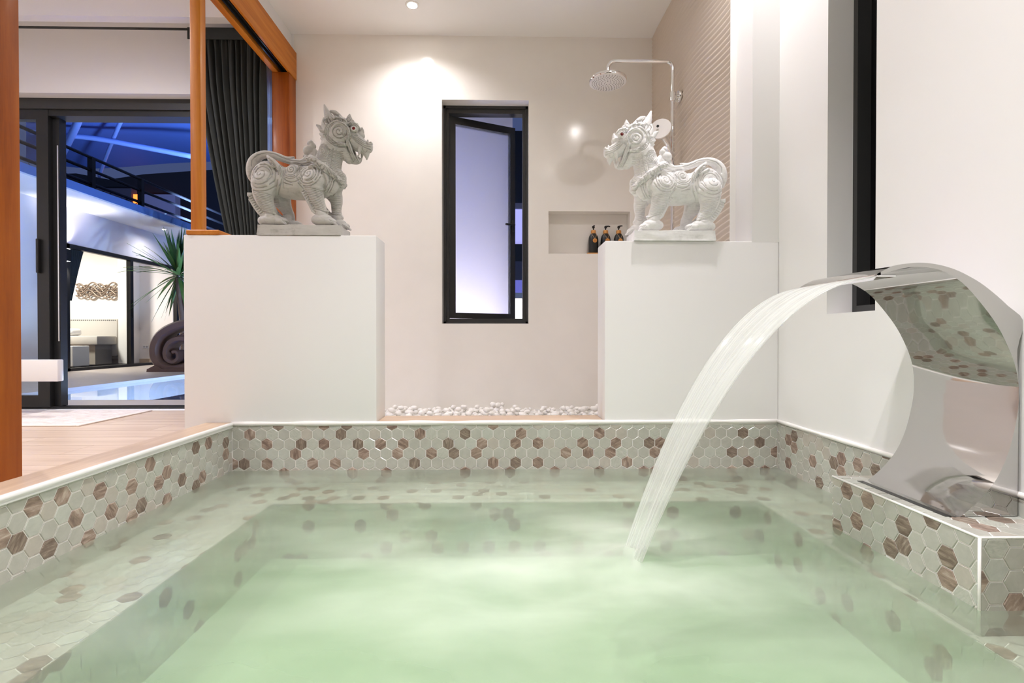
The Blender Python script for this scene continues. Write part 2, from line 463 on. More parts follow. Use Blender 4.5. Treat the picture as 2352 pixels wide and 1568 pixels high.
def zb(pts, sc, ox, oy): return [(ox + u / sc, oy + v / sc) for u, v in pts]
bk = zb([(u, v) for v, us in ((262, (400, 755, 922, 1285, 2060)), (325, (187, 885, 1493, 1838, 2265)),
         (398, (320, 583, 755, 1015, 1190, 1362, 1708, 1965, 2225)), (467, (540, 1060, 1318, 1578, 1750, 1925)),
         (542, (80, 145, 320, 668, 842, 1450, 2052, 2222)), (612, (452, 973, 1232, 1838, 2180))) for u in us], 3.36, 520, 900)
bk += zb([(u, v) for v, us in ((270, (528, 1605)), (340, (98, 410, 645, 878, 952, 1718)), (407, (294, 447, 604, 912, 1525, 1810)),
         (478, (98, 722, 1640)), (545, (217, 528, 840, 975, 1450, 1760))) for u in us], 3.095, 1200, 900)
bk = [on_y(px, py, D) for px, py in bk]
c0 = on_y(520 + 885 / 3.36, 900 + 325 / 3.36, D)
mosaic(tub_back, (0, D - .0012, 0), (1, 0, 0), (0, 0, 1), (PW + .004, PE - .006, BEN, RIM - .016), True, (c0.x, c0.z),
       [(p.x, p.z) for p in bk], near=lambda w: w.z > WZ - .03)
lw = zb([(1685, 315), (1690, 400), (1560, 315), (1470, 350), (1130, 478), (1255, 535), (1195, 615), (995, 645), (760, 675), (1365, 590),
         (1515, 570), (1470, 635), (1252, 740), (1062, 785), (985, 870), (838, 825), (475, 735), (265, 800), (575, 880), (665, 1030),
         (370, 1120), (140, 1080), (10, 1010)], 3.267, 0, 920)
lw = [on_x(px, py, PW) for px, py in lw]
c0 = on_x(300 + 505 / 7.838, 960 + 1163 / 7.838, PW)
# u axis runs towards the camera so that the normal points into the tub
mosaic(ledge, (PW, 0, 0), (0, 1, 0), (0, 0, 1), (PN, D - .004, BEN, RIM - .024), False, (c0.y, c0.z),
       [(p.y, p.z) for p in lw], near=lambda w: w.z > WZ - .03 and w.y > 1.0)
rw = zb([(235, 440), (345, 420), (335, 595), (225, 870), (680, 850), (800, 1195), (1215, 820), (1075, 850), (1215, 1020), (1525, 920), (1840, 1000), (2020, 760)], 7.839, 1780, 950)
rw = [on_x(px, py, PE - .003) for px, py in rw]
c0 = on_x(1780 + 680 / 7.839, 950 + 850 / 7.839, PE - .003)
mosaic(tub_right, (PE - .003, 0, 0), (0, -1, 0), (0, 0, 1), (-D + .004, -PN, BEN, RIM - .012), False, (-c0.y, c0.z),
       [(-p.y, p.z) for p in rw], near=lambda w: w.z > WZ - .03 and w.y > 1.2)
# bench tops (under water, too blurred to pick apart)
no = lambda w: False
mosaic(bench, (0, 0, BEN), (1, 0, 0), (0, 1, 0), (PW, PE, BB, D), True, (0, D), [], near=no, frac=.12)
mosaic(bench, (0, 0, BEN), (1, 0, 0), (0, 1, 0), (PW, BL, PN, BB), True, (0, D), [], near=no, frac=.12)
mosaic(bench, (0, 0, BEN), (1, 0, 0), (0, 1, 0), (BR, PE, PN, BB), True, (0, D), [], near=no, frac=.12)
mosaic(bench, (0, BB, 0), (1, 0, 0), (0, 0, 1), (BL, BR, PFL, BEN), True, (0, BEN), [], near=no, frac=.12)
mosaic(bench, (BL, 0, 0), (0, 1, 0), (0, 0, 1), (PN, BB, PFL, BEN), True, (0, BEN), [], near=no, frac=.12)
mosaic(bench, (BR, 0, 0), (0, -1, 0), (0, 0, 1), (-BB, -PN, PFL, BEN), True, (0, BEN), [], near=no, frac=.12)
# tiled plinth under the spout
PX, PY0, PY1, PZ = 1.033, 1.082, 1.573, EZ - .4335
pl = thing('spout_plinth', (PX, (PY0 + PY1) / 2, BEN), 'hexagon tiled plinth built onto the tub wall under the chrome spout', 'plinth')
MB().box(PX, PE - .003, PY0, PY1, BEN, PZ).build('core', M['grout'], pl)
pb = zb([(165, 250), (395, 330), (270, 535), (85, 590), (765, 597), (770, 790), (635, 810), (385, 815), (1070, 575), (1230, 945), (1230, 1150)], 4.356, 1900, 1070)
pb = [on_x(px, py, PX) for px, py in pb]
c0 = on_x(1900 + 765 / 4.356, 1070 + 597 / 4.356, PX)
mosaic(pl, (PX, 0, 0), (0, -1, 0), (0, 0, 1), (-PY1 + .002, -PY0 - .003, BEN, PZ - .003), False, (-c0.y, c0.z), [(-p.y, p.z) for p in pb], near=lambda w: w.z > WZ - .03)
c0 = on_y(1900 + 1880 / 4.356, 1070 + 1380 / 4.356, PY0)
mosaic(pl, (0, PY0, 0), (1, 0, 0), (0, 0, 1), (PX + .003, PE - .004, BEN, PZ - .003), False, (c0.x, c0.z), [(c0.x, c0.z), (PX + .006, c0.z + .07)], near=lambda w: w.z > WZ - .03)
mosaic(pl, (0, 0, PZ), (1, 0, 0), (0, 1, 0), (PX + .003, PE - .004, PY0 + .003, PY1 - .002), False, (PX + .02, PY0 + .03), [(PX + .04, PY0 + .11), (PX + .08, PY0 + .05), (PX + .13, PY0 + .1), (PX + .05, PY1 - .08)])
mbp = MB(); mbp.tube([(PX - .0005, PY1, PZ), (PX - .0005, PY0 - .0005, PZ), (PE - .004, PY0 - .0005, PZ)], .0032, 6); mbp.tube([(PX - .0005, PY0 - .0005, PZ), (PX - .0005, PY0 - .0005, BEN)], .0032, 6)
mbp.build('edge_bead', M['caulk'], pl, smooth=True)

w3 = thing('window_added', (0, -1.7, .6), 'wide black framed dark window added unseen behind the tub for chrome reflections', 'window'); w3['kind'] = 'structure'  # unseen, added to give the chrome spout dark reflections
mb = MB()
for x in (-1.1, .0, 1.06): mb.box(x, x + .05, -1.70, -1.66, .5, 2.2)
mb.box(-1.1, 1.11, -1.70, -1.66, .45, .5); mb.box(-1.1, 1.11, -1.70, -1.66, 2.2, 2.25)
mb.build('window_frame', M['dgrey'], w3)  # frame of the added unseen window
for x in (-1.05, .05): MB().box(x, x + 1.0, -1.70, -1.69, .5, 2.2).build('dark_pane', plain('dark reflection glass', (.006, .006, .008), .05), w3)
# ---------------------------------------------------------------- chrome cascade spout
Y0, Y1 = 1.202, 1.514
inner = [(2014, 634), (2050, 622), (2086, 614), (2120, 613), (2157, 619), (2190, 635), (2220, 658), (2258, 702), (2291, 748), (2315, 795), (2331, 837), (2339, 880), (2340, 920),
         (2334, 968), (2316, 1040), (2290, 1098), (2258, 1140), (2224, 1172), (2190, 1198)]
outer = [(2014, 629), (2050, 611), (2085, 605), (2113, 603), (2140, 605), (2170, 611), (2202, 622), (2235, 639), (2260, 655), (2290, 679), (2315, 702), (2352, 739)]
def smooth_open(pts, k=4):
    out = []
    P = [Vector(p) for p in pts]
    for i in range(len(P) - 1):
        p0, p1, p2, p3 = P[max(i - 1, 0)], P[i], P[i + 1], P[min(i + 2, len(P) - 1)]
        for j in range(k):
            t = j / k
            out.append(.5 * ((2 * p1) + (p2 - p0) * t + (2 * p0 - 5 * p1 + 4 * p2 - p3) * t * t + (3 * p1 - p0 - 3 * p2 + p3) * t ** 3))
    out.append(P[-1]); return out
inn = smooth_open([(on_y(a, b, Y0).x, on_y(a, b, Y0).z) for a, b in inner], 3)
out_ = smooth_open([(on_y(a, b, Y0).x, on_y(a, b, Y0).z) for a, b in outer] + [(1.236, EZ - .03), (1.240, EZ - .12), (1.240, EZ - .25), (1.2395, PZ + .05), (1.239, PZ + .004)], 3)
inn[-1] = Vector((inn[-1][0], PZ + .003)); 
sp = thing('cascade_spout', (1.15, (Y0 + Y1) / 2, PZ + .0026), 'polished chrome C shaped cascade spout pouring a water sheet', 'spout')
poly = list(inn) + list(reversed(out_))
n = len(poly)
mb = MB()
vs = [(p[0], yy, p[1]) for yy in (Y0, Y1) for p in poly]
mb.add(vs, [(i, (i + 1) % n, (i + 1) % n + n, i + n) for i in range(n)])
k = len(inn); ko = len(out_)
# side plates as strips between the two arcs
def at(L, t):
    f = t * (len(L) - 1); i = min(int(f), len(L) - 2); return L[i].lerp(L[i + 1], f - i)
mb.f = [f for f in mb.f]
body = mb.build('body', M['steel'], sp, smooth=35)
# side plates: strips between the two arcs, matched by angle about the middle of the C
CC = Vector((.93, EZ - .14))
def hit(L, ang_):
    dv = Vector((math.cos(ang_), math.sin(ang_))); best = None
    for p, q in zip(L[:-1], L[1:]):
        e_ = q - p; det = dv.x * -e_.y + e_.x * dv.y
        if abs(det) < 1e-12: continue
        w = p - CC; t_ = (w.x * -e_.y + e_.x * w.y) / det; s_ = (dv.x * w.y - dv.y * w.x) / det
        if t_ > 0 and -1e-6 <= s_ <= 1 + 1e-6 and (best is None or t_ > best): best = t_
    return CC + dv * best if best else None
ina = [Vector(p[:2]) for p in inn]; oua = [Vector(p[:2]) for p in out_] + [ina[-1].copy()]
an = lambda p: math.atan2(p.y - CC.y, p.x - CC.x)
angs = sorted({round(an(p), 5) for p in ina + oua}, reverse=True)
prs = [(hit(ina, t_), hit(oua, t_)) for t_ in angs]
prs = [(p, q) for p, q in prs if p is not None and q is not None]
for yy in (Y0, Y1):
    ms = MB()
    for (p, q), (p2, q2) in zip(prs[:-1], prs[1:]):
        ms.add([(p.x, yy, p.y), (p2.x, yy, p2.y), (q2.x, yy, q2.y), (q.x, yy, q.y)], [(0, 1, 2, 3)])
    ms.build('side_plate', M['steel'], sp)
lx, lz = inn[0][0], inn[0][1]
MB().bbox(lx - .004, lx + .05, Y0 + .004, Y1 - .004, lz - .001, lz + .004, b=.001).build('lip', M['chrome'], sp)
MB().box(1.066, 1.236, Y0 + .003, Y1 - .003, PZ + .0023, PZ + .0029).build('gasket', M['black'], sp)

# ---------------------------------------------------------------- water in the tub and the falling sheet
def water_mat():
    m, nt, b = new_mat('tub water'); out = nt.nodes['Material Output']; nt.nodes.remove(b)
    L = nt.links.new
    t0 = N(nt, 'ShaderNodeBsdfTransparent'); t0.inputs[0].default_value = (.985, .995, .98, 1)
    rf = N(nt, 'ShaderNodeBsdfRefraction', Roughness=.30, IOR=1.14); rf.inputs[0].default_value = (.985, .995, .98, 1)
    t = N(nt, 'ShaderNodeMixShader'); t.inputs[0].default_value = .12; L(t0.outputs[0], t.inputs[1]); L(rf.outputs[0], t.inputs[2])
    g = N(nt, 'ShaderNodeBsdfGlossy', Roughness=.3)
    fr = schlick(nt, .06)
    m1 = N(nt, 'ShaderNodeMixShader'); L(fr.outputs[0], m1.inputs[0]); L(t.outputs[0], m1.inputs[1]); L(g.outputs[0], m1.inputs[2])
    df = N(nt, 'ShaderNodeBsdfDiffuse'); df.inputs[0].default_value = (.66, .80, .64, 1)
    geo = N(nt, 'ShaderNodeNewGeometry')
    # foam: round the landing point of the sheet, broken up by drawn-out noise
    sub = N(nt, 'ShaderNodeVectorMath', _operation='SUBTRACT'); sub.inputs[1].default_value = (FX - .18, FY - .03, WZ); L(geo.outputs['Position'], sub.inputs[0])
    sc = N(nt, 'ShaderNodeVectorMath', _operation='MULTIPLY'); sc.inputs[1].default_value = (1.0, 1.7, 0); L(sub.outputs[0], sc.inputs[0])
    ln = N(nt, 'ShaderNodeVectorMath', _operation='LENGTH'); L(sc.outputs[0], ln.inputs[0])
    mp = N(nt, 'ShaderNodeMapping'); mp.inputs['Scale'].default_value = (2.0, 3.6, 1); L(geo.outputs['Position'], mp.inputs[0])
    nz = N(nt, 'ShaderNodeTexNoise', Scale=1., Detail=4., Roughness=.5, Distortion=.15); L(mp.outputs[0], nz.inputs['Vector'])
    r1 = N(nt, 'ShaderNodeMapRange'); r1.inputs[1].default_value = .05; r1.inputs[2].default_value = .95; r1.inputs[3].default_value = .34; r1.inputs[4].default_value = 0.; r1.interpolation_type = 'SMOOTHSTEP'
    L(ln.outputs['Value'], r1.inputs[0])
    r2 = N(nt, 'ShaderNodeMapRange'); r2.inputs[1].default_value = .3; r2.inputs[2].default_value = .7; r2.inputs[3].default_value = .45; r2.inputs[4].default_value = 1.1; L(nz.outputs[0], r2.inputs[0])
    r3 = N(nt, 'ShaderNodeMapRange'); r3.inputs[1].default_value = .35; r3.inputs[2].default_value = .75; r3.inputs[3].default_value = .05; r3.inputs[4].default_value = .19; L(nz.outputs[0], r3.inputs[0])
    mu = N(nt, 'ShaderNodeMath', _operation='MULTIPLY_ADD', _use_clamp=True); L(r1.outputs[0], mu.inputs[0]); L(r2.outputs[0], mu.inputs[1]); L(r3.outputs[0], mu.inputs[2])
    fc = N(nt, 'ShaderNodeMix', _data_type='RGBA'); fc.inputs[6].default_value = (.68, .76, .62, 1); fc.inputs[7].default_value = (.78, .80, .76, 1); L(mu.outputs[0], fc.inputs[0]); L(fc.outputs[2], df.inputs[0])
    m2 = N(nt, 'ShaderNodeMixShader'); L(mu.outputs[0], m2.inputs[0]); L(m1.outputs[0], m2.inputs[1]); L(df.outputs[0], m2.inputs[2])
    L(m2.outputs[0], out.inputs['Surface'])
    va = N(nt, 'ShaderNodeVolumeAbsorption', Density=1.5); va.inputs[0].default_value = (.60, .88, .54, 1)
    L(va.outputs[0], out.inputs['Volume'])
    return m
FX, FY = .345, 1.345
M['water'] = water_mat()
from mathutils import noise as mnoise
def wtop(u, v):
    x = PW + .001 + (PE - PW - .005) * u; y = PN + .001 + (D - PN - .002) * v
    d = math.hypot(x - FX, y - FY)
    z = .004 * math.exp(-d * 2.2) * math.sin(d * 38) + .0022 * mnoise.noise((x * 5, y * 7, 0)) + .02 * math.exp(-(d / .07) ** 2)
    return (x, y, WZ + z)
mb = MB(); mb.grid(wtop, 150, 170)
w_ = 151
ring = [i for i in range(w_)] + [j * w_ + 150 for j in range(1, 171)] + [170 * w_ + i for i in range(149, -1, -1)] + [j * w_ for j in range(169, 0, -1)]
nb = len(mb.v)
bot = [(mb.v[i][0], mb.v[i][1], PFL + .0005) for i in ring]
mb.v += bot
k = len(ring)
mb.f += [(ring[i], ring[(i + 1) % k], nb + (i + 1) % k, nb + i) for i in range(k)] + [tuple(nb + i for i in range(k))]
tw = mb.build('tub_water', M['water'], None, smooth=40, label='milky green churned water filling the hexagon tiled tub', cat='water', kind='stuff')

def stream_mat():
    m, nt, b = new_mat('falling water'); out = nt.nodes['Material Output']; nt.nodes.remove(b)
    L = nt.links.new
    t = N(nt, 'ShaderNodeBsdfTransparent'); t.inputs[0].default_value = (.97, .99, .98, 1)
    g = N(nt, 'ShaderNodeBsdfGlossy', Roughness=.12)
    df = N(nt, 'ShaderNodeBsdfDiffuse'); df.inputs[0].default_value = (.90, .90, .88, 1)
    tl = N(nt, 'ShaderNodeBsdfTranslucent'); tl.inputs[0].default_value = (.90, .90, .88, 1)
    fr = schlick(nt, .02)
    m1 = N(nt, 'ShaderNodeMixShader'); L(fr.outputs[0], m1.inputs[0]); L(t.outputs[0], m1.inputs[1]); L(g.outputs[0], m1.inputs[2])
    m0 = N(nt, 'ShaderNodeMixShader'); m0.inputs[0].default_value = .5; L(df.outputs[0], m0.inputs[1]); L(tl.outputs[0], m0.inputs[2])
    at_ = N(nt, 'ShaderNodeUVMap'); at_.uv_map = 'flow'
    mp = N(nt, 'ShaderNodeMapping'); mp.inputs['Scale'].default_value = (26, 1.6, 1); L(at_.outputs[0], mp.inputs[0])
    nz = N(nt, 'ShaderNodeTexNoise', Scale=1., Detail=5., Roughness=.65); L(mp.outputs[0], nz.inputs['Vector'])
    r = N(nt, 'ShaderNodeMapRange'); r.inputs[1].default_value = .3; r.inputs[2].default_value = .7; r.inputs[3].default_value = .20; r.inputs[4].default_value = .52; L(nz.outputs[0], r.inputs[0])
    m2 = N(nt, 'ShaderNodeMixShader'); L(r.outputs[0], m2.inputs[0]); L(m1.outputs[0], m2.inputs[1]); L(m0.outputs[0], m2.inputs[2])
    L(m2.outputs[0], out.inputs['Surface'])
    return m
M['stream'] = stream_mat()
x0, z0 = lx - .002, lz - .001
nt_, ns = 60, 36
mb = MB(); uv = []
for i in range(nt_ + 1):
    t = i / nt_
    # time of fall: x linear, z quadratic
    x = x0 + (FX - x0) * (t * (1 - .06 * t) / .94)
    z = z0 + (WZ - .01 - z0) * (.06 * t + .94 * t * t)
    tx, tz = (FX - x0), (WZ - z0) * (.06 + 1.88 * t)
    l = math.hypot(tx, tz); nx, nz_ = -tz / l, tx / l
    e = t ** 1.3
    ya = Y0 + .010 + (.085) * e; yb = Y1 - .010 - (.10) * e
    for k in range(2 * ns):
        s = (k if k < ns else 2 * ns - 1 - k) / (ns - 1)
        side = 1 if k < ns else -1
        rope = .004 + .010 * e * (math.exp(-(s / .12) ** 2) + math.exp(-((1 - s) / .12) ** 2)) + .004 * e
        fold = .006 * e * math.sin(s * 9 + t * 3) + .002 * math.sin(s * 31) * min(1, 3 * t)
        w = rope * .5 * math.sqrt(max(.02, 1 - (2 * s - 1) ** 8))
        mb.v.append((x + nx * (fold + side * w), ya + (yb - ya) * s, z + nz_ * (fold + side * w)))
        uv.append((s, t))
m2 = 2 * ns
for i in range(nt_):
    for k in range(m2):
        mb.f.append((i * m2 + k, i * m2 + (k + 1) % m2, (i + 1) * m2 + (k + 1) % m2, (i + 1) * m2 + k))
mb.f.append(tuple(range(m2))); mb.f.append(tuple(nt_ * m2 + k for k in range(m2 - 1, -1, -1)))
so = mb.build('water_sheet', M['stream'], None, smooth=True, label='thin white sheet of water falling from the chrome spout', cat='water')
ul = so.data.uv_layers.new(name='flow')
li = np.zeros(len(so.data.loops), dtype=np.int32); so.data.loops.foreach_get('vertex_index', li)
ul.data.foreach_set('uv', np.array(uv, dtype=np.float32)[li].ravel())

# ---------------------------------------------------------------- timber frame between bedroom and tub
BX0, BX1 = -1.604, -1.480
bm_ = thing('sliding_door_beam', (-1.54, 1.5, 2.383), 'golden teak beam with a black sliding track beneath it', 'beam')
MB().bbox(BX1 - .018, BX1, -1.0, D2 - .002, 2.383, 2.58, b=.002).build('outer_board', M['teak_y'], bm_)
MB().bbox(BX0, BX0 + .040, -1.0, D2 - .002, 2.383, 2.58, b=.002).build('inner_board', M['teak_y'], bm_)
MB().box(BX0 + .040, BX1 - .018, -1.0, D2 - .002, 2.43, 2.579).build('filler', M['teak_y'], bm_)
mb = MB(); mb.box(BX0 + .042, BX1 - .020, -1.0, D2 - .06, 2.418, 2.430); mb.box(BX0 + .055, BX0 + .060, -1.0, D2 - .06, 2.395, 2.418); mb.box(BX1 - .038, BX1 - .033, -1.0, D2 - .06, 2.395, 2.418); mb.box(-1.545, -1.540, -1.0, D2 - .06, 2.395, 2.418)
mb.build('track', M['black'], bm_)
def post(x0, x1, y0, y1, z0, z1, mat, label):
    return MB().bbox(x0, x1, y0, y1, z0, z1, b=.003, seg=2).build('timber_post', M[mat], None, smooth=30, label=label, cat='post', group='timber posts under the beam')
post(BX0, BX1 - .006, D2 - .125, D2 - .002, 0, 2.383, 'teak_dark', 'square reddish teak post against the shower wall behind the left-hand statue')
post(-1.535, -1.483, 2.565, 2.612, 0, 2.383, 'teak', 'slim honey teak post rising behind the low white pier')
post(BX0, BX1, 1.455, 1.610, 0, 2.383, 'teak_dark', 'broad dark stained teak post at the outer edge of the tub ledge')
a = on_y(427, 541, D - .002); b = on_y(503, 541, D - .002)
MB().bbox(a.x, b.x, D - .004, D + DT - .01, PTL, PTL + .021, b=.003).build('coping_block', M['teak_y'], None, label='small teak coping plate on the end of the low pier', cat='plate')

# ---------------------------------------------------------------- tall window in the back wall
WY = D2 + .107
wn = thing('window_1', (0, WY, WIN[2]), 'tall narrow black framed window with a frosted sash ajar in the shower wall', 'window'); wn['kind'] = 'structure'
x0, x1, z0, z1 = WIN
fw = .040
mb = MB(); mb.box(x0, x0 + fw, WY, WY + .07, z0, z1); mb.box(x1 - fw, x1, WY, WY + .07, z0, z1); mb.box(x0 + fw, x1 - fw, WY, WY + .07, z1 - fw * 1.3, z1); mb.box(x0 + fw, x1 - fw, WY, WY + .07, z0, z0 + fw)
mb.box(x0, x0 + .018, WY - .012, WY, z0, z1); mb.box(x1 - .018, x1, WY - .012, WY, z0, z1); mb.box(x0, x1, WY - .012, WY, z1 - .02, z1); mb.box(x0, x1, WY - .012, WY, z0, z0 + .018)
mb.build('window_frame', M['dgrey'], wn)
sash = bpy.data.objects.new('window_sash', None)
ang = math.radians(24); SX, SZ0, SZ1, SW = x0 + fw - .004, z0 + fw + .004, z1 - fw * 1.3 - .004, x1 - x0 - 2 * fw + .004
Rz = Matrix.Rotation(ang, 3, 'Z'); hinge = Vector((SX, WY + .03, 0))
def sashed(mb):
    mb.v = [tuple(hinge + Rz @ Vector(p)) for p in mb.v]; return mb
sf = .054
mb = MB(); mb.box(0, sf, 0, .045, SZ0, SZ1); mb.box(SW - sf * .8, SW, 0, .045, SZ0, SZ1); mb.box(sf, SW - sf * .8, 0, .045, SZ1 - sf, SZ1); mb.box(sf, SW - sf * .8, 0, .045, SZ0, SZ0 + sf * .8)
so_ = sashed(mb).build('window_sash', M['black'], wn)
m, nt, b = new_mat('frosted glass')
b.inputs['Base Color'].default_value = (.86, .87, .95, 1); b.inputs['Roughness'].default_value = .55; b.inputs['Transmission Weight'].default_value = 1.; b.inputs['IOR'].default_value = 1.2
M['frost'] = m
sashed(MB().box(sf - .004, SW - sf * .8 + .004, .018, .024, SZ0 + sf * .8 - .004, SZ1 - sf + .004)).build('frosted_pane', M['frost'], so_)
hz = EZ + (774 - 511) * .0034
mb = MB().bbox(SW - .032, SW - .012, -.010, 0, hz - .055, hz + .04, b=.003); mb.bbox(SW - .095, SW - .010, -.028, -.012, hz - .008, hz + .008, b=.004)
mb.box(SW - .028, SW - .016, -.014, -.004, hz - .006, hz + .006)
sashed(mb).build('handle', M['black'], so_)
# what lies outside that window: a lit garden wall under the dusk and a neighbour's frontage
ext = plain('outside render', (.62, .60, .66), .8, var=.1)
struct('wall_garden', MB().box(-1.3, .115, 5.35, 5.5, -.3, 4.6), ext)
gl = lamp('AREA', 'pane_backlight', (-.5, 4.4, .0), 26, (.97, .93, .98), .8, (math.radians(112), 0, 0))  # unseen lamp added to light the wall behind the frosted pane

# slot window in the right wall
sl = thing('window_2', (1.36, 1.8, SLOT[2]), 'narrow full height black framed window slot in the right-hand wall', 'window'); sl['kind'] = 'structure'
mb = MB(); ya, yb, za, zb_ = SLOT
mb.box(1.348, 1.42, yb - .024, yb, za, zb_); mb.box(1.348, 1.42, ya, ya + .012, za, zb_); mb.box(1.348, 1.42, ya + .012, yb - .024, za, za + .030); mb.box(1.348, 1.42, ya + .012, yb - .024, zb_ - .03, zb_)
mb.build('window_frame', M['dgrey'], sl)
MB().box(1.40, 1.408, ya + .012, yb - .024, za + .03, zb_ - .03).build('dark_pane', plain('night black glass', (.004, .004, .005), .06), sl)

# ---------------------------------------------------------------- carved wave panel on the shower side wall
XW = XJ - .017
def wave(u, v):
    y = D + DT - .004 + (D2 - D - DT + .004) * u; z = CEIL * v
    ph = z / .0305 + 1.1 * math.sin(y * 2.1 + z * 1.4) + .55 * math.sin(y * 5.3 - z * 2.3) + .9 * mnoise.noise((y * 1.6, z * 1.3, 3))
    s = ph - math.floor(ph)
    h = (s / .72) ** .8 if s < .72 else (1 - (s - .72) / .28)
    return (XW - .009 * h, y, z)
mb = MB(); mb.grid(wave, 60, 760)
struct('wall_wave_panel', mb, plain('carved sandstone panel', (.66, .58, .49), .55, spec=.3), smooth=True)
struct('trim_4', MB().box(XW - .0105, XJ + .001, D + DT - .008, D + DT - .0035, 0, CEIL), 'caulk')

# ---------------------------------------------------------------- shower set
SY = 3.145
sh = thing('shower_column', (1.051, SY, .45), 'chrome shower column with round overhead rain head and hand shower', 'shower')
ax = on_y(1545, 300, SY).x; az = on_y(1500, 141, SY).z; hx = on_y(1396, 188, SY).x; hz2 = on_y(1393, 188, SY).z
rr = .022
def bend(c, r, a0, a1, k=8): return [(c[0] + r * math.cos(a0 + (a1 - a0) * i / k), SY, c[1] + r * math.sin(a0 + (a1 - a0) * i / k)) for i in range(k + 1)]
pipe = [(ax, SY, .45)] + bend((ax - .04, az - .04), .04, 0, math.pi / 2) + bend((hx + .05, az - .05), .05, math.pi / 2, math.pi) + [(hx, SY, hz2 + .04)]
MB().tube(pipe, .0115, 14).build('riser_pipe', M['chrome'], sh, smooth=50)
MB().lathe([(.014, .075), (.016, .068), (.018, .052), (.015, .045), (.02, .04), (.032, .034), (.034, .022)], (hx, SY, hz2 - .012), 20).build('swivel_joint', M['chrome'], sh, smooth=40)
hd = MB().lathe([(.02, .030), (.08, .026), (.110, .018), (.1145, .012), (.1145, 0), (.112, -.004)], (hx, SY, hz2), 48).build('rain_head', M['chrome'], sh, smooth=40)
MB().lathe([(.1115, .0), (.1115, -.0045), (.108, -.006), (.001, -.006)], (hx, SY, hz2), 48).build('spray_plate', M['white'], hd, smooth=40)
mb = MB()
for r_, k in ((.095, 34), (.082, 30), (.069, 25), (.054, 20), (.038, 14), (.02, 7)):
    for i in range(k):
        a = 2 * math.pi * i / k
        mb.lathe([(.0028, 0), (.0022, -.003)], (hx + r_ * math.cos(a), SY + r_ * math.sin(a), hz2 - .0058), 6)
mb.build('nozzles', plain('grey rubber nozzle', (.36, .34, .32), .6), hd, kind='stuff')
fz = on_x(1567, 220, XW).z
mb = MB(); mb.lathe([(.036, 0), (.036, .012), (.033, .016), (.001, .016)], (0, 0, 0), 28, 'X'); mb.v = [(XW - .011 - x, SY + y, fz + z) for x, y, z in mb.v]
mb.build('wall_flange', M['chrome'], sh, smooth=40)
MB().tube([(XW - .02, SY, fz), (ax, SY, fz)], .0125, 14).build('bracket_arm', M['chrome'], sh, smooth=40)
MB().lathe([(.0155, -.028), (.0175, -.026), (.0175, .026), (.0155, .028)], (ax, SY, fz), 20).build('clamp', M['chrome'], sh, smooth=40)
hs = on_y(1517, 297, SY - .06)
mb = MB(); mb.lathe([(.001, -.014), (.050, -.012), (.064, -.002), (.066, .006), (.064, .010), (.001, .010)], (0, 0, 0), 32, 'Y')
Rh = Matrix.Rotation(math.radians(-28), 3, 'Z') @ Matrix.Rotation(math.radians(-12), 3, 'X')
e2 = on_y(1536, 336, SY - .03)
mb.v = [tuple(hs + Rh @ Vector((p[0], -p[1], p[2]))) for p in mb.v]
h_ = mb.build('hand_shower', M['white'], sh, smooth=40)
MB().tube([hs + Vector((.02, .005, -.045)), hs.lerp(e2, .75), e2, e2 + Vector((.035, .01, -.11))], [.020, .016, .014, .012], 12).build('hand_shower_handle', M['chrome'], h_, smooth=40)
pz = on_y(1511, 290, SY - .078)
mb = MB(); mb.lathe([(.001, 0), (.008, 0), (.008, .004), (.001, .004)], (0, 0, 0), 14, 'Y'); mb.v = [tuple(pz + Rh @ Vector((p[0], -p[1], p[2]))) for p in mb.v]
mb.build('spray_button', M['black'], h_)
hx2 = on_y(1570, 500, SY).x
MB().tube([e2 + Vector((.035, .01, -.11)), (hx2 - .01, SY - .01, e2.z - .3), (hx2, SY, 1.2), (hx2, SY, .62), (ax + .02, SY, .52)], .008, 10).build('hose', M['chrome'], sh, smooth=True)
MB().bbox(ax - .11, ax + .10, SY - .03, SY + .03, .44, .50, b=.012, seg=2).build('mixer_valve', M['chrome'], sh, smooth=40)
MB().tube([(ax, SY, .47), (XW - .01, SY, .47)], .018, 12).build('inlet', M['chrome'], sh, smooth=40)

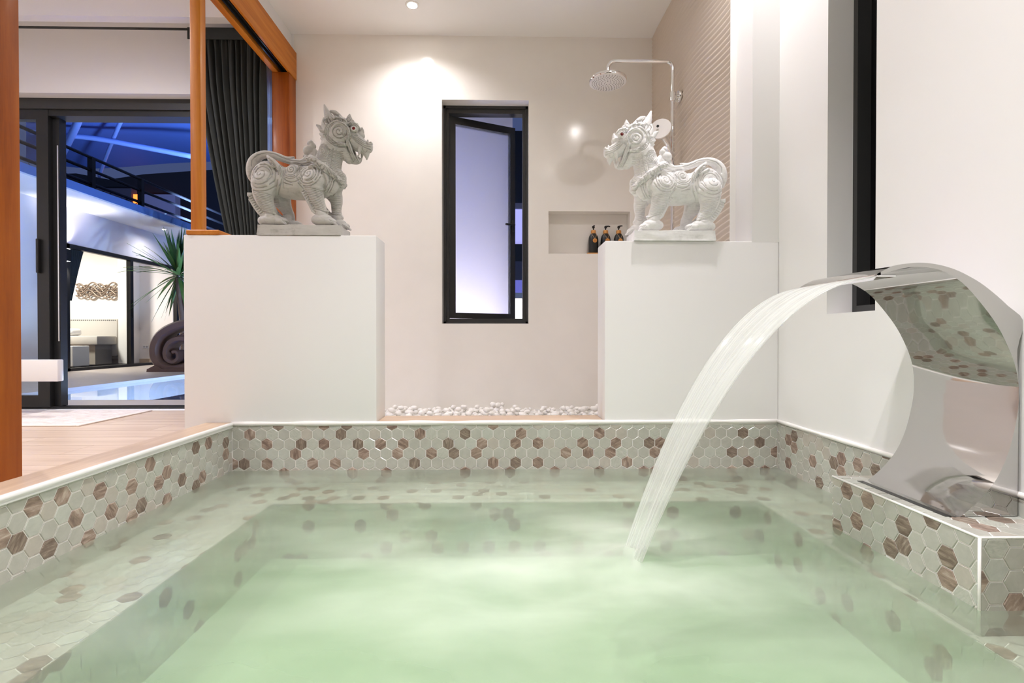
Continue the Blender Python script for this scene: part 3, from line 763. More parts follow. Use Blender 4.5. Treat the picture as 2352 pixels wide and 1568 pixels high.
# ---------------------------------------------------------------- niche: tray and three pump bottles
NY = D2 + .05
tz = NIC[2]
tx0 = on_y(1347, 580, NY).x
tr = MB().bbox(tx0, NIC[1] - .03, D2 + .008, D2 + .094, tz, tz + .009, b=.002).build('bottle_tray', M['bamboo'], None, label='bamboo tray holding the black bottles in the wall niche', cat='tray')
def bottle(x, rot, label, tag):
    t = thing('pump_bottle', (x, NY, tz + .009), label, 'bottle', 'black pump bottles in the wall niche')
    z = tz + .009; r = .037; H = .148
    MB().lathe([(r * .94, 0), (r, .004), (r, .098), (r * .95, .115), (r * .82, .130), (r * .6, .142), (.018, H)], (x, NY, z), 48, rib=-.035).build('body', M['bottle'], t, smooth=50)
    MB().lathe([(.0175, H - .004), (.0185, H - .002), (.0185, H + .021), (.0165, H + .024), (.006, H + .024)], (x, NY, z), 28).build('collar', M['bamboo'], t, smooth=40)
    mb = MB().lathe([(.0045, H + .02), (.0045, H + .038), (.010, H + .042), (.0105, H + .052), (.007, H + .057), (.001, H + .058)], (x, NY, z), 16)
    c, s_ = math.cos(rot), math.sin(rot)
    mb.tube([(x, NY, z + H + .053), (x + .022 * c, NY + .022 * s_, z + H + .055), (x + .034 * c, NY + .034 * s_, z + H + .052)], [.0065, .005, .0035], 8)
    mb.build('pump', M['black'], t, smooth=40)
    if tag:
        dx = tag * .004
        yb = NY - r - .002
        mb = MB()
        for sx in (-1, 1):
            mb.tube([(x + sx * .018, NY - .012, z + H - .001), (x + sx * .014 + dx, NY - .028, z + H - .018), (x + dx, yb, z + H - .045)], .0011, 6)
        mb.build('twine', M['twine'], t)
        mb = MB().lathe([(.001, 0), (.0155, 0), (.0155, .003), (.001, .003)], (0, 0, 0), 28, 'Y'); mb.v = [(x + dx + p[0], yb - .001 - p[1], z + H - .058 + p[2]) for p in mb.v]
        tg = mb.build('round_tag', M['bamboo'], t)
        cu = [(x + dx - .009 + .0009 * i, yb - .0047, z + H - .058 + .0022 * math.sin(i * 1.25)) for i in range(21)]
        MB().tube(cu, .0005, 5).build('script_engraving', plain('brown engraving', lin(120, 78, 40), .7), tg)
bottle(on_y(1363, 560, NY).x, -1.5, 'black ribbed pump bottle with its round wooden tag in full view', 1)
bottle(on_y(1391, 560, NY).x, -.1, 'black ribbed pump bottle standing between two others, spout turned sideways', 1.5)
bottle(on_y(1421, 560, NY).x, -.9, 'black ribbed pump bottle at the statue end of the tray', 1)

# ---------------------------------------------------------------- white pebbles at the foot of the shower wall
pms = []
for k in range(7):
    bm = bmesh.new(); bmesh.ops.create_icosphere(bm, subdivisions=2, radius=1)
    for v in bm.verts:
        q = v.co * 1.1 + Vector((k * 3.1, k, 0)); f_ = 1 + .28 * mnoise.noise(q)
        v.co = Vector((v.co.x * 1.15 * f_, v.co.y * .85 * f_, v.co.z * .72 * f_))
    me = bpy.data.meshes.new('pebble'); bm.to_mesh(me); bm.free(); me.shade_smooth(); me.materials.append(M['pebble']); pms.append(me)
pp = []
def pebble(x, y, z, s):
    o = bpy.data.objects.new('pebble', R.choice(pms)); COL.objects.link(o)
    o.location = (x, y, z); o.scale = (s, s, s); o.rotation_euler = (R.uniform(-.2, .2), R.uniform(-.2, .2), R.uniform(0, 6.28))
    put(o, None, 'smooth white pebble in the strip along the shower wall', 'pebble', 'white pebbles along the shower wall')
tries = 0
while len(pp) < 150 and tries < 6000:
    tries += 1
    x = R.uniform(-.82, .68); y = R.uniform(3.36, 3.715); s = R.uniform(.013, .027)
    if x > .0 and R.random() < .35: continue
    if all((x - a) ** 2 + (y - b_) ** 2 > ((s + c) * .92) ** 2 for a, b_, c in pp):
        pp.append((x, y, s)); pebble(x, y, s * .68, s)
base = [p for p in pp]
for _ in range(26):
    x, y, s = R.choice(base); s2 = R.uniform(.016, .026)
    pebble(x + .01, y + .004, s * 1.35 + s2 * .62, s2)

# ---------------------------------------------------------------- recessed downlights
for i, (x, y, z, pw, sa, wh) in enumerate(DOWNLIGHTS):
    t = thing('ceiling_downlight', (x, y, z), 'small round recessed downlight ' + wh, 'downlight', 'recessed downlights')
    mb = MB(); vs = []
    MB().lathe([(.030, -.001), (.033, -.005), (.043, -.005), (.046, -.0005)], (x, y, z), 32).build('trim_ring', M['white'], t, smooth=40)
    MB().lathe([(.001, -.0052), (.029, -.0052), (.0295, -.002), (.001, -.002)], (x, y, z), 24).build('lens', emit('lit lens', (1, .95, .88), 40), t)
    o = lamp('SPOT', 'downlight_lamp', (x, y, z - .012), pw, (1, .965, .99), .03, (0, 0, 0), math.radians(sa), 1.)
# ---------------------------------------------------------------- bedroom side: sliding door, curtains, rug, bench
DY = D2 + .08
fx0, fx1 = DOOR[0], DOOR[1]
ft = on_y(300, 237, DY).z
dr = thing('door_1', (-2.6, DY, 0), 'wide black aluminium sliding glass door standing open to the terrace', 'door'); dr['kind'] = 'structure'
mb = MB(); mb.box(fx0, fx1, DY, DY + .13, ft - .045, ft + .06); mb.box(fx1 - .045, fx1, DY, DY + .13, 0, ft); mb.box(fx0, fx0 + .045, DY, DY + .13, 0, ft)
mb.build('door_frame', M['dgrey'], dr)
MB().box(fx0 + .045, fx1 - .045, DY + .015, DY + .13, ft - .090, ft - .045).build('head_track', M['black'], dr)
mb = MB().box(fx0, fx1, DY, DY + .13, -.03, .006); mb.box(fx0, fx1, DY + .03, DY + .036, .006, .016); mb.box(fx0, fx1, DY + .09, DY + .096, .006, .016)
mb.build('sill_track', M['dgrey'], dr)
sx0 = on_y(88, 600, DY + .02).x; sx1 = on_y(130, 600, DY + .02).x
leaf = MB().box(sx0, sx0 + .085, DY + .01, DY + .06, .016, ft - .045).box(sx0 + .085, sx1, DY + .05, DY + .11, .016, ft - .045).box(fx0 + .045, sx0, DY + .01, DY + .06, .016, .10).box(fx0 + .045, sx0, DY + .01, DY + .06, ft - .12, ft - .045).build('sliding_leaf', M['black'], dr)
MB().box(fx0 + .045, sx0, DY + .03, DY + .036, .10, ft - .12).build('pane', M['glass'], leaf)
MB().box(sx1 - .012, sx1 - .004, DY + .044, DY + .05, .5, 1.95).build('lock_strip', M['chrome'], leaf)
MB().bbox(sx0 + .012, sx0 + .03, DY - .018, DY + .01, 1.0, 1.25, b=.004).build('pull_handle', M['black'], leaf)
# white underside of the opening
# curtain
CY = 3.60
cx = [(on_y(438, 68, CY).x, on_y(609, 68, CY).x, on_y(500, 68, CY).z)]
zt = on_y(500, 70, CY).z
tl, tr_ = on_y(437, 68, CY).x, on_y(608, 68, CY).x
bl, br = on_y(522, 540, CY).x, on_y(611, 540, CY).x
zm = on_y(560, 540, CY).z
def curtain(u, v):
    z = zt * (1 - v)
    k = min(1, (zt - z) / (zt - zm)); e = k ** 1.25
    kk = max(0, (zm - z) / zm)
    L = tl + (bl - tl) * e + .05 * kk; Rr = tr_ + (br - tr_) * k
    x = L + (Rr - L) * u
    amp = .012 + .024 * min(1, k * 4)
    ph = u * 2 * math.pi * 11 + .8 * math.sin(u * 9)
    head = .6 if v < .03 else 1.
    return (x + .010 * math.sin(ph * 1 + 1.2) * min(1, k * 3), CY + amp * head * math.sin(ph) + .006 * math.sin(ph * 2.3 + v * 3), z)
ct = MB(); ct.grid(curtain, 200, 50)
cm = thing('curtain', ((tl + tr_) / 2, CY, 0), 'long charcoal pleated curtain drawn to the side of the sliding door', 'curtain')
ct.build('cloth', M['curtain'], cm, smooth=True)
MB().box(tl - .004, tr_ + .004, CY - .028, CY - .022, zt - .075, zt + .004).build('heading_tape', M['curtain'], cm)
m, nt, b = new_mat('sheer voile')
out = nt.nodes['Material Output']; nt.nodes.remove(b)
a_ = N(nt, 'ShaderNodeBsdfTransparent'); c_ = N(nt, 'ShaderNodeBsdfTranslucent'); c_.inputs[0].default_value = (.85, .84, .88, 1); d_ = N(nt, 'ShaderNodeBsdfDiffuse'); d_.inputs[0].default_value = (.85, .84, .86, 1)
x1_ = N(nt, 'ShaderNodeMixShader'); nt.links.new(c_.outputs[0], x1_.inputs[1]); nt.links.new(d_.outputs[0], x1_.inputs[2])
x2_ = N(nt, 'ShaderNodeMixShader'); x2_.inputs[0].default_value = .72; nt.links.new(a_.outputs[0], x2_.inputs[1]); nt.links.new(x1_.outputs[0], x2_.inputs[2]); nt.links.new(x2_.outputs[0], out.inputs[0])
M['sheer'] = m
sxl, sxr = on_y(598, 300, 3.68).x, on_y(625, 300, 3.68).x
ms = MB(); ms.grid(lambda u, v: (sxl + (sxr - sxl) * u + .008 * math.sin(v * 5) * u, 3.68 + .016 * math.sin(u * 2 * math.pi * 3.5), zt * (1 - v)), 48, 16)
ms.build('sheer_curtain', M['sheer'], None, smooth=True, label='narrow white sheer curtain hanging beside the charcoal curtain', cat='curtain')
MB().tube([(-4.4, 3.61, zt + .012), (-1.62, 3.61, zt + .012)], .008, 8).build('curtain_rail', M['dgrey'], None, smooth=True, label='slim dark curtain rail under the pelmet', cat='rail')
# rug
m, nt, b = new_mat('pale woven rug'); tc = N(nt, 'ShaderNodeTexCoord'); mp = N(nt, 'ShaderNodeMapping'); mp.inputs['Scale'].default_value = (6, 14, 1); nt.links.new(tc.outputs['Object'], mp.inputs[0])
nz = N(nt, 'ShaderNodeTexNoise', Scale=2., Detail=8., Roughness=.75); nt.links.new(mp.outputs[0], nz.inputs['Vector'])
r = ramp(nt, nz.outputs[0], [(.35, lin(196, 182, 174)), (.55, lin(222, 212, 206)), (.7, lin(236, 228, 222))]); nt.links.new(r.outputs[0], b.inputs['Base Color']); b.inputs['Roughness'].default_value = .95
rc = on_z(180, 978, 0.); rb = on_z(335, 942, 0.)
rg = thing('rug', (-3.1, 3.35, 0), 'pale woven rug with a light border in front of the sliding door', 'rug')
MB().bbox(-3.7, rc.x, rc.y, min(rb.y, D2 - .03), 0, .009, b=.003).build('pile', m, rg)
mb = MB().bbox(rc.x, rc.x + .022, rc.y - .022, min(rb.y, D2 - .03), 0, .010, b=.003); mb.bbox(-3.7, rc.x, rc.y - .022, rc.y, 0, .010, b=.003)
mb.build('border', plain('cream binding', lin(232, 222, 212), .9), rg)
# floating white bench end seen past the broad post
fb0 = on_y(138, 850, 3.52)
z0_, z1_ = on_y(100, 876, 3.5).z, on_y(100, 826, 3.5).z
MB().bbox(-4.5, fb0.x, 3.5, 3.55, z0_, z1_, b=.006, seg=2).build('floating_shelf', M['white'], None, smooth=30, label='thick white floating ledge crossing the sliding door stile', cat='shelf')

# ---------------------------------------------------------------- terrace, outdoor pool and the far wing at dusk
TZ = -.04
tmat = plain('terrace stone tile', lin(176, 164, 152), .45, var=.06)
EP = (-4.85, 4.6, 9.6)     # outdoor pool: left edge x, near and far y
ep0 = on_z(300, 918, TZ)
PYn = ep0.y
mb = MB().box(-9., EP[0], D2 + .22, 20, TZ - .3, TZ); mb.box(EP[0], 6, D2 + .22, PYn, TZ - .3, TZ); mb.box(EP[0], 6, EP[2], 20, TZ - .3, TZ); mb.box(EP[0] + 3.2, 6, PYn, EP[2], TZ - .3, TZ)
mb.box(-14, 8, 20, 24, TZ - .3, TZ)
struct('ground_terrace', mb, tmat)
m = glass_mat('outdoor pool water', (.80, .92, 1.))
MB().grid(lambda u, v: (EP[0] + 3.2 * u, PYn + (EP[2] - PYn) * v, TZ - .035), 4, 4).build('outdoor_pool_water', m, None, label='still blue water of the outdoor swimming pool beyond the terrace', cat='water', kind='stuff')
struct('floor_pool_outdoor', MB().box(EP[0], EP[0] + 3.2, PYn, EP[2], TZ - .95, TZ - .85), plain('blue pool liner', (.015, .20, 1.), .5))
# far wing wall (runs away from the camera)
WXo = -7.2
dy0 = on_x(150, 700, WXo).y; dmid = on_x(300, 700, WXo).y; dtop = on_x(150, 558, WXo).z; dy1 = 11.55
wing = plain('wing render', lin(206, 204, 212), .8)
mb = MB()
wall_with_holes(mb, 4.4, 16., TZ, EZ + 2.155, [(dy0, dy1, TZ, dtop)], lambda a, b, c, d: mb.box(WXo - .12, WXo, a, b, c, d))
struct('wall_wing', mb, wing)
soff = EZ + 2.155
fas = on_x(129, 424.5, -6.31)
MBr = MB().box(-12, -6.31, 4.4, 16., soff, soff + .02)
struct('ceiling_wing_soffit', MBr, plain('white soffit', (.8, .78, .76), .7))
struct('roof_wing_fascia', MB().box(-12, -6.30, 4.4, 16., soff + .02, EZ + 2.296), plain('fascia tinted by canopy light', lin(92, 122, 176), .6))  # blue light from the canopy is put into the fascia colour
# glazed doors of the wing
wdoor = thing('door_2', (WXo, 10, TZ), 'black framed glass sliding doors of the far wing', 'door'); wdoor['kind'] = 'structure'
mb = MB().box(WXo - .06, WXo + .02, dy0, dy0 + .07, TZ, dtop); mb.box(WXo - .06, WXo + .02, dy0, dy1, dtop - .07, dtop); mb.box(WXo - .06, WXo + .02, dy0, dy1, TZ, TZ + .05); mb.box(WXo - .06, WXo + .02, dy1 - .07, dy1, TZ, dtop)
mb.build('door_frame', M['black'], wdoor)
mb = MB().box(WXo - .05, WXo + .03, dmid - .04, dmid + .04, TZ + .05, dtop - .07)
ml = mb.build('meeting_stile', M['black'], wdoor)
MB().box(WXo + .03, WXo + .05, dmid - .012, dmid + .012, .9, 1.25).build('handle', M['black'], ml)
MB().box(WXo - .02, WXo - .014, dy0 + .07, dmid - .04, TZ + .05, dtop - .07).build('pane', M['glass'], wdoor)
# room inside the wing
IY = 11.6
imat = plain('wing interior wall', lin(234, 230, 224), .7)
struct('floor_wing', MB().box(-12., WXo - .12, 4.4, IY, TZ - .1, TZ), 'floor')
struct('wall_wing_back', MB().box(-12., WXo - .06, IY, IY + .15, TZ, soff), imat)
struct('wall_wing_side', MB().box(-12.1, -12, 4.4, IY, TZ, soff), imat)
struct('wall_wing_near', MB().box(-12, WXo - .12, 4.3, 4.4, TZ, soff), imat)
struct('baseboard_wing', MB().box(-12., WXo - .07, IY - .02, IY, TZ, TZ + .09), plain('beige skirting', lin(196, 176, 152), .5))
cx0, cx1 = on_y(271, 700, 11.2).x, on_y(297, 700, 11.2).x
struct('wall_wing_column', MB().box(cx0, cx1 - .06, 11.2, IY, TZ, soff), imat)
lamp('AREA', 'wing_room_lamp', (-9.2, 9.6, soff - .03), 78, (1, .94, .88), .5, (0, 0, 0))
t = thing('ceiling_downlight', (on_y(220, 592, 10.8).x, 10.8, soff), 'small round downlight glowing in the ceiling of the far glazed room', 'downlight', 'recessed downlights')
MB().lathe([(.001, -.02), (.07, -.02), (.075, -.001), (.001, -.001)], (t.location.x, t.location.y, soff), 20).build('lens', emit('lit lens far', (1, .95, .88), 12), t)
# dark curtain tied inside the wing door
ca, cb = on_x(160, 700, WXo - .148), on_x(196, 572, WXo - .148)
cz0 = on_x(160, 690, WXo - .148).z
mb = MB(); mb.grid(lambda u, v: (WXo - .148 + .022 * math.sin(u * 40), ca.y + (cb.y - ca.y) * u * (1 - .94 * v ** .85), dtop + .08 + (cz0 - dtop - .08) * v), 40, 14)
mb.build('wing_curtain', M['curtain'], None, smooth=True, label='dark curtain tied back inside the far glazed door', cat='curtain')
# wall art: interlaced metal waves
ar = thing('wall_art', (on_y(225, 668, IY).x, IY - .05, on_y(225, 668, IY).z), 'wall sculpture of interlaced grey metal waves in the far room', 'artwork')
a0, a1 = on_y(177, 668, IY - .04), on_y(270, 668, IY - .04)
am = plain('brushed brown metal', lin(150, 132, 116), .4, .4)
for k in range(9):
    zc = a0.z + (k - 4) * .028; ph = k * 1.9
    pts = [(a0.x + (a1.x - a0.x) * i / 26, IY - .03 - .02 * (k % 3), zc + .075 * math.sin(i * .48 + ph)) for i in range(27)]
    MB().tube(pts, .016, 6).build('metal_wave', am, ar, smooth=True)
# sofa against the back wall
sfm = plain('light grey upholstery', lin(190, 184, 176), .9, bump=(200, .3, .002))
def pr(x, y_, Y): return on_y(x, y_, Y)
sfa = thing('sofa', (pr(215, 800, 11.2).x, 11.2, TZ), 'light grey upholstered sofa with a studded high back in the far room', 'sofa')
xa, xb = pr(150, 760, 11.3).x, pr(269, 760, 11.3).x
MB().bbox(xa - .5, xb, 11.30, 11.50, TZ + .15, pr(200, 732, 11.3).z, b=.03, seg=2).build('backrest', sfm, sfa, smooth=40)
MB().bbox(xa - .5, xb, 10.75, 11.30, pr(200, 792, 10.75).z, pr(200, 771, 10.9).z, b=.03, seg=2).build('seat', sfm, sfa, smooth=40)
MB().box(xa - .45, xb - .12, 10.85, 11.30, TZ, pr(200, 792, 10.75).z).build('plinth', plain('grey wood plinth', lin(150, 142, 132), .6), sfa)
mb = MB()
for i in range(26): mb.lathe([(.012, 0), (.008, -.01)], (xa + (xb - xa - .04) * i / 25, 11.30, pr(200, 735, 11.3).z), 6, 'Y')
mb.build('stud_row', M['dgrey'], sfa, kind='stuff')
ptop = pr(166, 765, 10.9).z
MB().bbox(pr(150, 780, 10.9).x, pr(173, 780, 10.9).x, 10.80, 11.1, pr(200, 771, 10.9).z + .002, ptop + .10, b=.06, seg=3).build('cushion', plain('white cushion', (.82, .81, .8), .9), None, smooth=50, label='plump white cushion at the curtain end of the far sofa', cat='cushion')
MB().bbox(pr(152, 800, 10.2).x, pr(187, 800, 10.2).x, 10.0, 10.4, TZ, pr(187, 794, 10.2).z, b=.01).build('side_table', M['white'], None, label='low white block table before the far sofa', cat='table')
so1 = pr(335, 796, IY)
sk = thing('wall_socket', (so1.x, IY, so1.z - .06), 'white double wall socket above the far skirting', 'socket')
MB().bbox(so1.x - .065, so1.x + .065, IY - .012, IY, so1.z - .04, so1.z + .04, b=.003).build('plate', M['white'], sk)
for s_ in (-1, 1): MB().box(so1.x + s_ * .03 - .018, so1.x + s_ * .03 + .018, IY - .014, IY - .012, so1.z - .018, so1.z + .018).build('outlet', plain('grey outlet', (.45, .45, .45), .5), sk)
# wall lamp between door and frame
sy = on_x(141, 580, WXo).y; sz = on_x(141, 585, WXo).z
sc_ = thing('wall_sconce', (WXo, sy, sz), 'black up and down wall lamp beside the far glazed door', 'wall lamp')
MB().bbox(WXo + .005, WXo + .11, sy - .06, sy + .06, sz - .10, sz + .10, b=.006).build('housing', M['black'], sc_)
for s_ in (-1, 1): MB().box(WXo + .02, WXo + .10, sy - .05, sy + .05, sz + s_ * .101 - .002, sz + s_ * .101 + .002).build('lens', emit('lit sconce', (1, .95, .9), 15), sc_)
lamp('SPOT', 'sconce_up', (WXo + .06, sy, sz + .12), 26, (1, .92, .85), .03, (math.pi, 0, 0), math.radians(110), .8)
lamp('SPOT', 'sconce_down', (WXo + .06, sy, sz - .12), 22, (1, .92, .85), .03, (0, 0, 0), math.radians(100), .8)
# terrace railing on the wing roof
RX = -7.05
rl = thing('roof_railing', (RX, 9, EZ + 2.296), 'dark metal railing along the flat roof of the far wing', 'railing')
for yy in (326, 358, 392):
    p = on_x(128, yy, RX)
    MB().tube([(RX, 5, p.z), (RX, 15.5, p.z)], .028, 8).build('rail', M['black'], rl)
ztr = on_x(128, 326, RX).z
for xx in (130, 211, 324):
    yy = on_x(xx, 500, RX).y
    MB().box(RX - .04, RX + .04, yy - .04, yy + .04, EZ + 2.296, ztr).build('post', M['black'], rl)
# planter greenery on that roof, seen against the canopy
gdark = plain('night foliage', (.01, .014, .008), .8)
for k in range(14):
    yy = 8.4 + k * .22; pth = []
    cl = MB()
    for q in range(12):
        a = R.uniform(0, 6.28); l = R.uniform(.12, .3)
        cl.add([(RX - .4, yy - .02, ztr - .62), (RX - .4 + .03, yy + .02, ztr - .62), (RX - .4 + l * .4 * math.cos(a), yy + l * math.sin(a), ztr - .62 + l), (RX - .42, yy, ztr - .5)], [(0, 1, 2), (0, 2, 3)])
    cl.build('roof_plant', gdark, None, label='spiky dark plant in the roof planter of the far wing', cat='plant', group='plants on the wing roof')
MB().bbox(RX - .6, RX - .2, 7.6, 12, EZ + 2.296, ztr - .55, b=.01).build('roof_planter', M['black'], None, label='long dark planter trough behind the roof railing', cat='planter')
# membrane canopy
cmat = plain('blue lit canopy membrane', lin(96, 128, 196), .7)
def cano(u, v):
    px = 60 + 470 * u; Y = 11.5 + 7.5 * v
    yb = 215 + (150 + 40 * math.sin(math.pi * min(1, max(0, u))) * .5) * v + 6 * math.sin(u * 7)
    return on_y(px, yb, Y)
cn = thing('canopy', (-9, 15, 4.5), 'blue lit tensile canopy on pale tubes above the far wing roof', 'canopy')
MB().grid(lambda u, v: cano(u, v), 40, 24).build('membrane', cmat, cn, smooth=True)
tm = plain('pale blue steel tube', lin(140, 165, 215), .4)
def ctube(name, pts, Y, r):
    P = [on_y(a, b, y_) for (a, b), y_ in zip(pts, Y)]
    P = smooth_open(P, 4)
    MB().tube(P, r, 8).build(name, tm, cn, smooth=True)
ctube('ridge_tube', [(70, 303), (130, 309), (220, 318), (330, 338), (450, 361)], [14.2] * 5, .07)
ctube('cross_tube', [(295, 240), (268, 300), (240, 370), (228, 405)], [12.2, 13.8, 15.8, 16.9], .05)
ctube('cross_tube', [(196, 240), (165, 310), (130, 380)], [12.2, 14, 16.5], .09)
# dark neighbouring building with an orange lit doorway
nbm = plain('unlit roof', (.006, .006, .008), .8)
p0, p1 = on_y(128, 396, 20.), on_y(520, 396, 20.)
nbd = thing('neighbour_house', (p1.x, 20, TZ), 'dark neighbouring house with a small orange lit doorway at night', 'house')
poly = [on_y(x, y_, 20.) for x, y_ in ((100, 400), (175, 398), (250, 412), (330, 400), (450, 392), (640, 380))]
poly += [Vector((poly[-1].x, 20., TZ)), Vector((poly[0].x, 20., TZ))]
mb = MB(); mb.prism([(p.x, p.z) for p in poly], 20., 22.); mb.build('roof_mass', nbm, nbd)
pw_ = plain('dim lilac render', lin(150, 136, 146), .8)
def nb(name, x0, x1, y0, y1, Y, mat):
    a, b = on_y(x0, y0, Y), on_y(x1, y1, Y); return MB().box(a.x, b.x, Y, Y + .3, b.z, a.z).build(name, mat, nbd)
nb('wall', 216, 302, 432, 500, 19.4, plain('dim wall', lin(74, 66, 70), .8))
nb('wall', 325, 403, 446, 520, 19.2, pw_)
nb('doorway', 303, 322, 446, 500, 19.5, emit('orange lit doorway', (1., .22, .03), .9))
lamp('POINT', 'pool_glow', (-2.6, 6.6, TZ - .4), 130, (.55, .72, 1.), .1)
lamp('POINT', 'pool_glow', (-3.4, 8.8, TZ - .4), 130, (.55, .72, 1.), .1)
cu = lamp('SPOT', 'canopy_uplight', (-6.6, 11.5, EZ + 2.5), 1500, (.30, .47, 1.), .3, (0, 0, 0), math.radians(120), 1.)
cu.rotation_euler = (on_y(330, 310, 14.) - cu.location).to_track_quat('-Z', 'Y').to_euler()

# ---------------------------------------------------------------- swirl sculpture and palm beyond the outdoor pool
SYc = on_z(400, 852, TZ).y
def sxz(u, v): p = on_y(u, v, SYc); return (p.x, p.z)
scl = thing('swirl_sculpture', (sxz(410, 852)[0], SYc, TZ), 'brown carved scroll sculpture with spiral cut-outs standing by the outdoor pool', 'sculpture')
bm_s = plain('brown stoneware', lin(104, 78, 64), .5, var=.15)
def band(pts, rad, name, dep=.16):
    P = [sxz(a, b) for a, b in pts]
    P = smooth_open(P, 6)
    m_ = len(P); vs = []
    if not isinstance(rad, (list, tuple)): rad = [rad] * len(pts)
    for i, p in enumerate(P):
        t = (P[min(i + 1, m_ - 1)] - P[max(i - 1, 0)]).normalized(); nn = Vector((-t[1], t[0]))
        f_ = i / (m_ - 1) * (len(rad) - 1); j = min(int(f_), len(rad) - 2); r_ = rad[j] + (rad[j + 1] - rad[j]) * (f_ - j)
        for o_, d_ in ((-r_, -dep * .8), (-r_ * .6, -dep), (r_ * .6, -dep), (r_, -dep * .8), (r_, dep * .8), (r_ * .6, dep), (-r_ * .6, dep), (-r_, dep * .8)):
            q = p + nn * o_; vs.append((q[0], SYc + d_, q[1]))
    mb = MB(); mb.add(vs, [(i * 8 + k, i * 8 + (k + 1) % 8, (i + 1) * 8 + (k + 1) % 8, (i + 1) * 8 + k) for i in range(m_ - 1) for k in range(8)] + [tuple(range(7, -1, -1)), tuple((m_ - 1) * 8 + k for k in range(8))])
    mb.build(name, bm_s, scl, smooth=45)
band([(470, 742), (435, 743), (405, 752), (380, 768), (366, 792), (366, 818), (380, 838), (405, 846), (432, 842), (456, 826), (462, 800), (448, 782), (425, 777), (402, 786), (392, 804), (394, 822), (408, 830), (420, 822), (418, 808), (408, 808)],
     [.05, .065, .07, .075, .075, .075, .07, .07, .065, .06, .055, .055, .05, .05, .045, .045, .04, .035, .03, .03], 'scroll')
band([(470, 765), (440, 768), (412, 778), (398, 790)], [.035, .04, .03, .02], 'inner_leaf', .13)
band([(470, 742), (492, 760), (505, 790), (500, 825), (480, 846)], [.05, .07, .075, .07, .06], 'outer_curl')
p0, p1 = sxz(355, 852), sxz(500, 846)
mb = MB(); mb.prism([sxz(355, 853), sxz(356, 846), sxz(372, 838), sxz(392, 846), sxz(470, 842), sxz(510, 853)], SYc - .2, SYc + .2); mb.build('base', bm_s, scl)
PYm = SYc + .75
pc = on_y(410, 632, PYm)
pm_ = thing('yucca_palm', (pc.x, PYm, TZ), 'spiky green yucca palm rising behind the swirl sculpture', 'plant')
tk = [(pc.x + .06, PYm, TZ), (pc.x + .10, PYm, .35), (pc.x + .08, PYm, .8), (pc.x, PYm, pc.z - .05)]
MB().tube(smooth_open(tk, 4), .06, 10).build('trunk', plain('ringed bark', lin(120, 100, 84), .9, bump=(40, .8, .01)), pm_, smooth=True)
MB().tube([(pc.x + .1, PYm + .06, .5), (pc.x + .28, PYm + .05, .9)], .045, 8).build('branch', plain('grey bark', lin(110, 94, 80), .9), pm_, smooth=True)
lm1, lm2 = plain('yucca leaf', lin(52, 96, 40), .45, var=.2), plain('young yucca leaf', lin(96, 130, 62), .45, var=.2)
RL = random.Random(3)
for k in range(105):
    az_ = RL.uniform(0, 2 * math.pi); el = math.radians(RL.choice([RL.uniform(-75, 10), RL.uniform(0, 55), RL.uniform(45, 88)])); ln_ = RL.uniform(.6, .95)
    d = Vector((math.cos(az_) * math.cos(el), math.sin(az_) * math.cos(el), math.sin(el)))
    droop = RL.uniform(.05, .28) * math.cos(el); wd_ = RL.uniform(.024, .036)
    sd = Vector((-math.sin(az_), math.cos(az_), 0)); vs = []
    for i in range(7):
        s = i / 6; c = Vector((pc.x, PYm, pc.z)) + d * (.04 + ln_ * s) - Vector((0, 0, droop * s * s))
        w = wd_ * (.5 + 2 * s) if s < .25 else wd_ * (1.0 - ((s - .25) / .75) ** 1.6)
        vs += [c - sd * w, c + Vector((0, 0, -.006)), c + sd * w]
    mb = MB(); mb.add(vs, [(i * 3 + j, i * 3 + j + 1, (i + 1) * 3 + j + 1, (i + 1) * 3 + j) for i in range(6) for j in range(2)])
    mb.build('leaf', lm1 if k % 3 else lm2, pm_, smooth=True, recalc=False)

# slivers of the neighbourhood seen past the open sash
nf = thing('neighbour_frontage', (.35, 9.0, -.5), 'lilac lit frontage with dark eaves and a bright doorway glimpsed past the open sash', 'building')
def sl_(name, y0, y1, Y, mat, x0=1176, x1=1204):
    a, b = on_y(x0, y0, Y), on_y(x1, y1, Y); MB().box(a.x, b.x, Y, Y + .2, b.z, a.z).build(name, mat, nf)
sl_('eave', 300, 466, 9.0, nbm); sl_('fascia', 466, 479, 9.0, plain('grey fascia', lin(120, 110, 116), .7)); sl_('glowing_wall', 479, 560, 9.05, emit('lilac glowing wall', lin(150, 148, 205), .5))  # lilac wall strip glows by itself, standing for light on the wall
sl_('shade', 560, 600, 9.0, nbm); sl_('roof', 600, 643, 9.0, plain('slate roof', lin(60, 56, 66), .7)); sl_('shopfront', 643, 672, 9.0, emit('blue lit panel', lin(84, 84, 150), .5))
sl_('shutter', 672, 685, 9.0, plain('grey shutter', lin(150, 146, 150), .7)); sl_('lit_doorway', 685, 848, 9.0, emit('bright doorway', lin(255, 240, 222), .9))

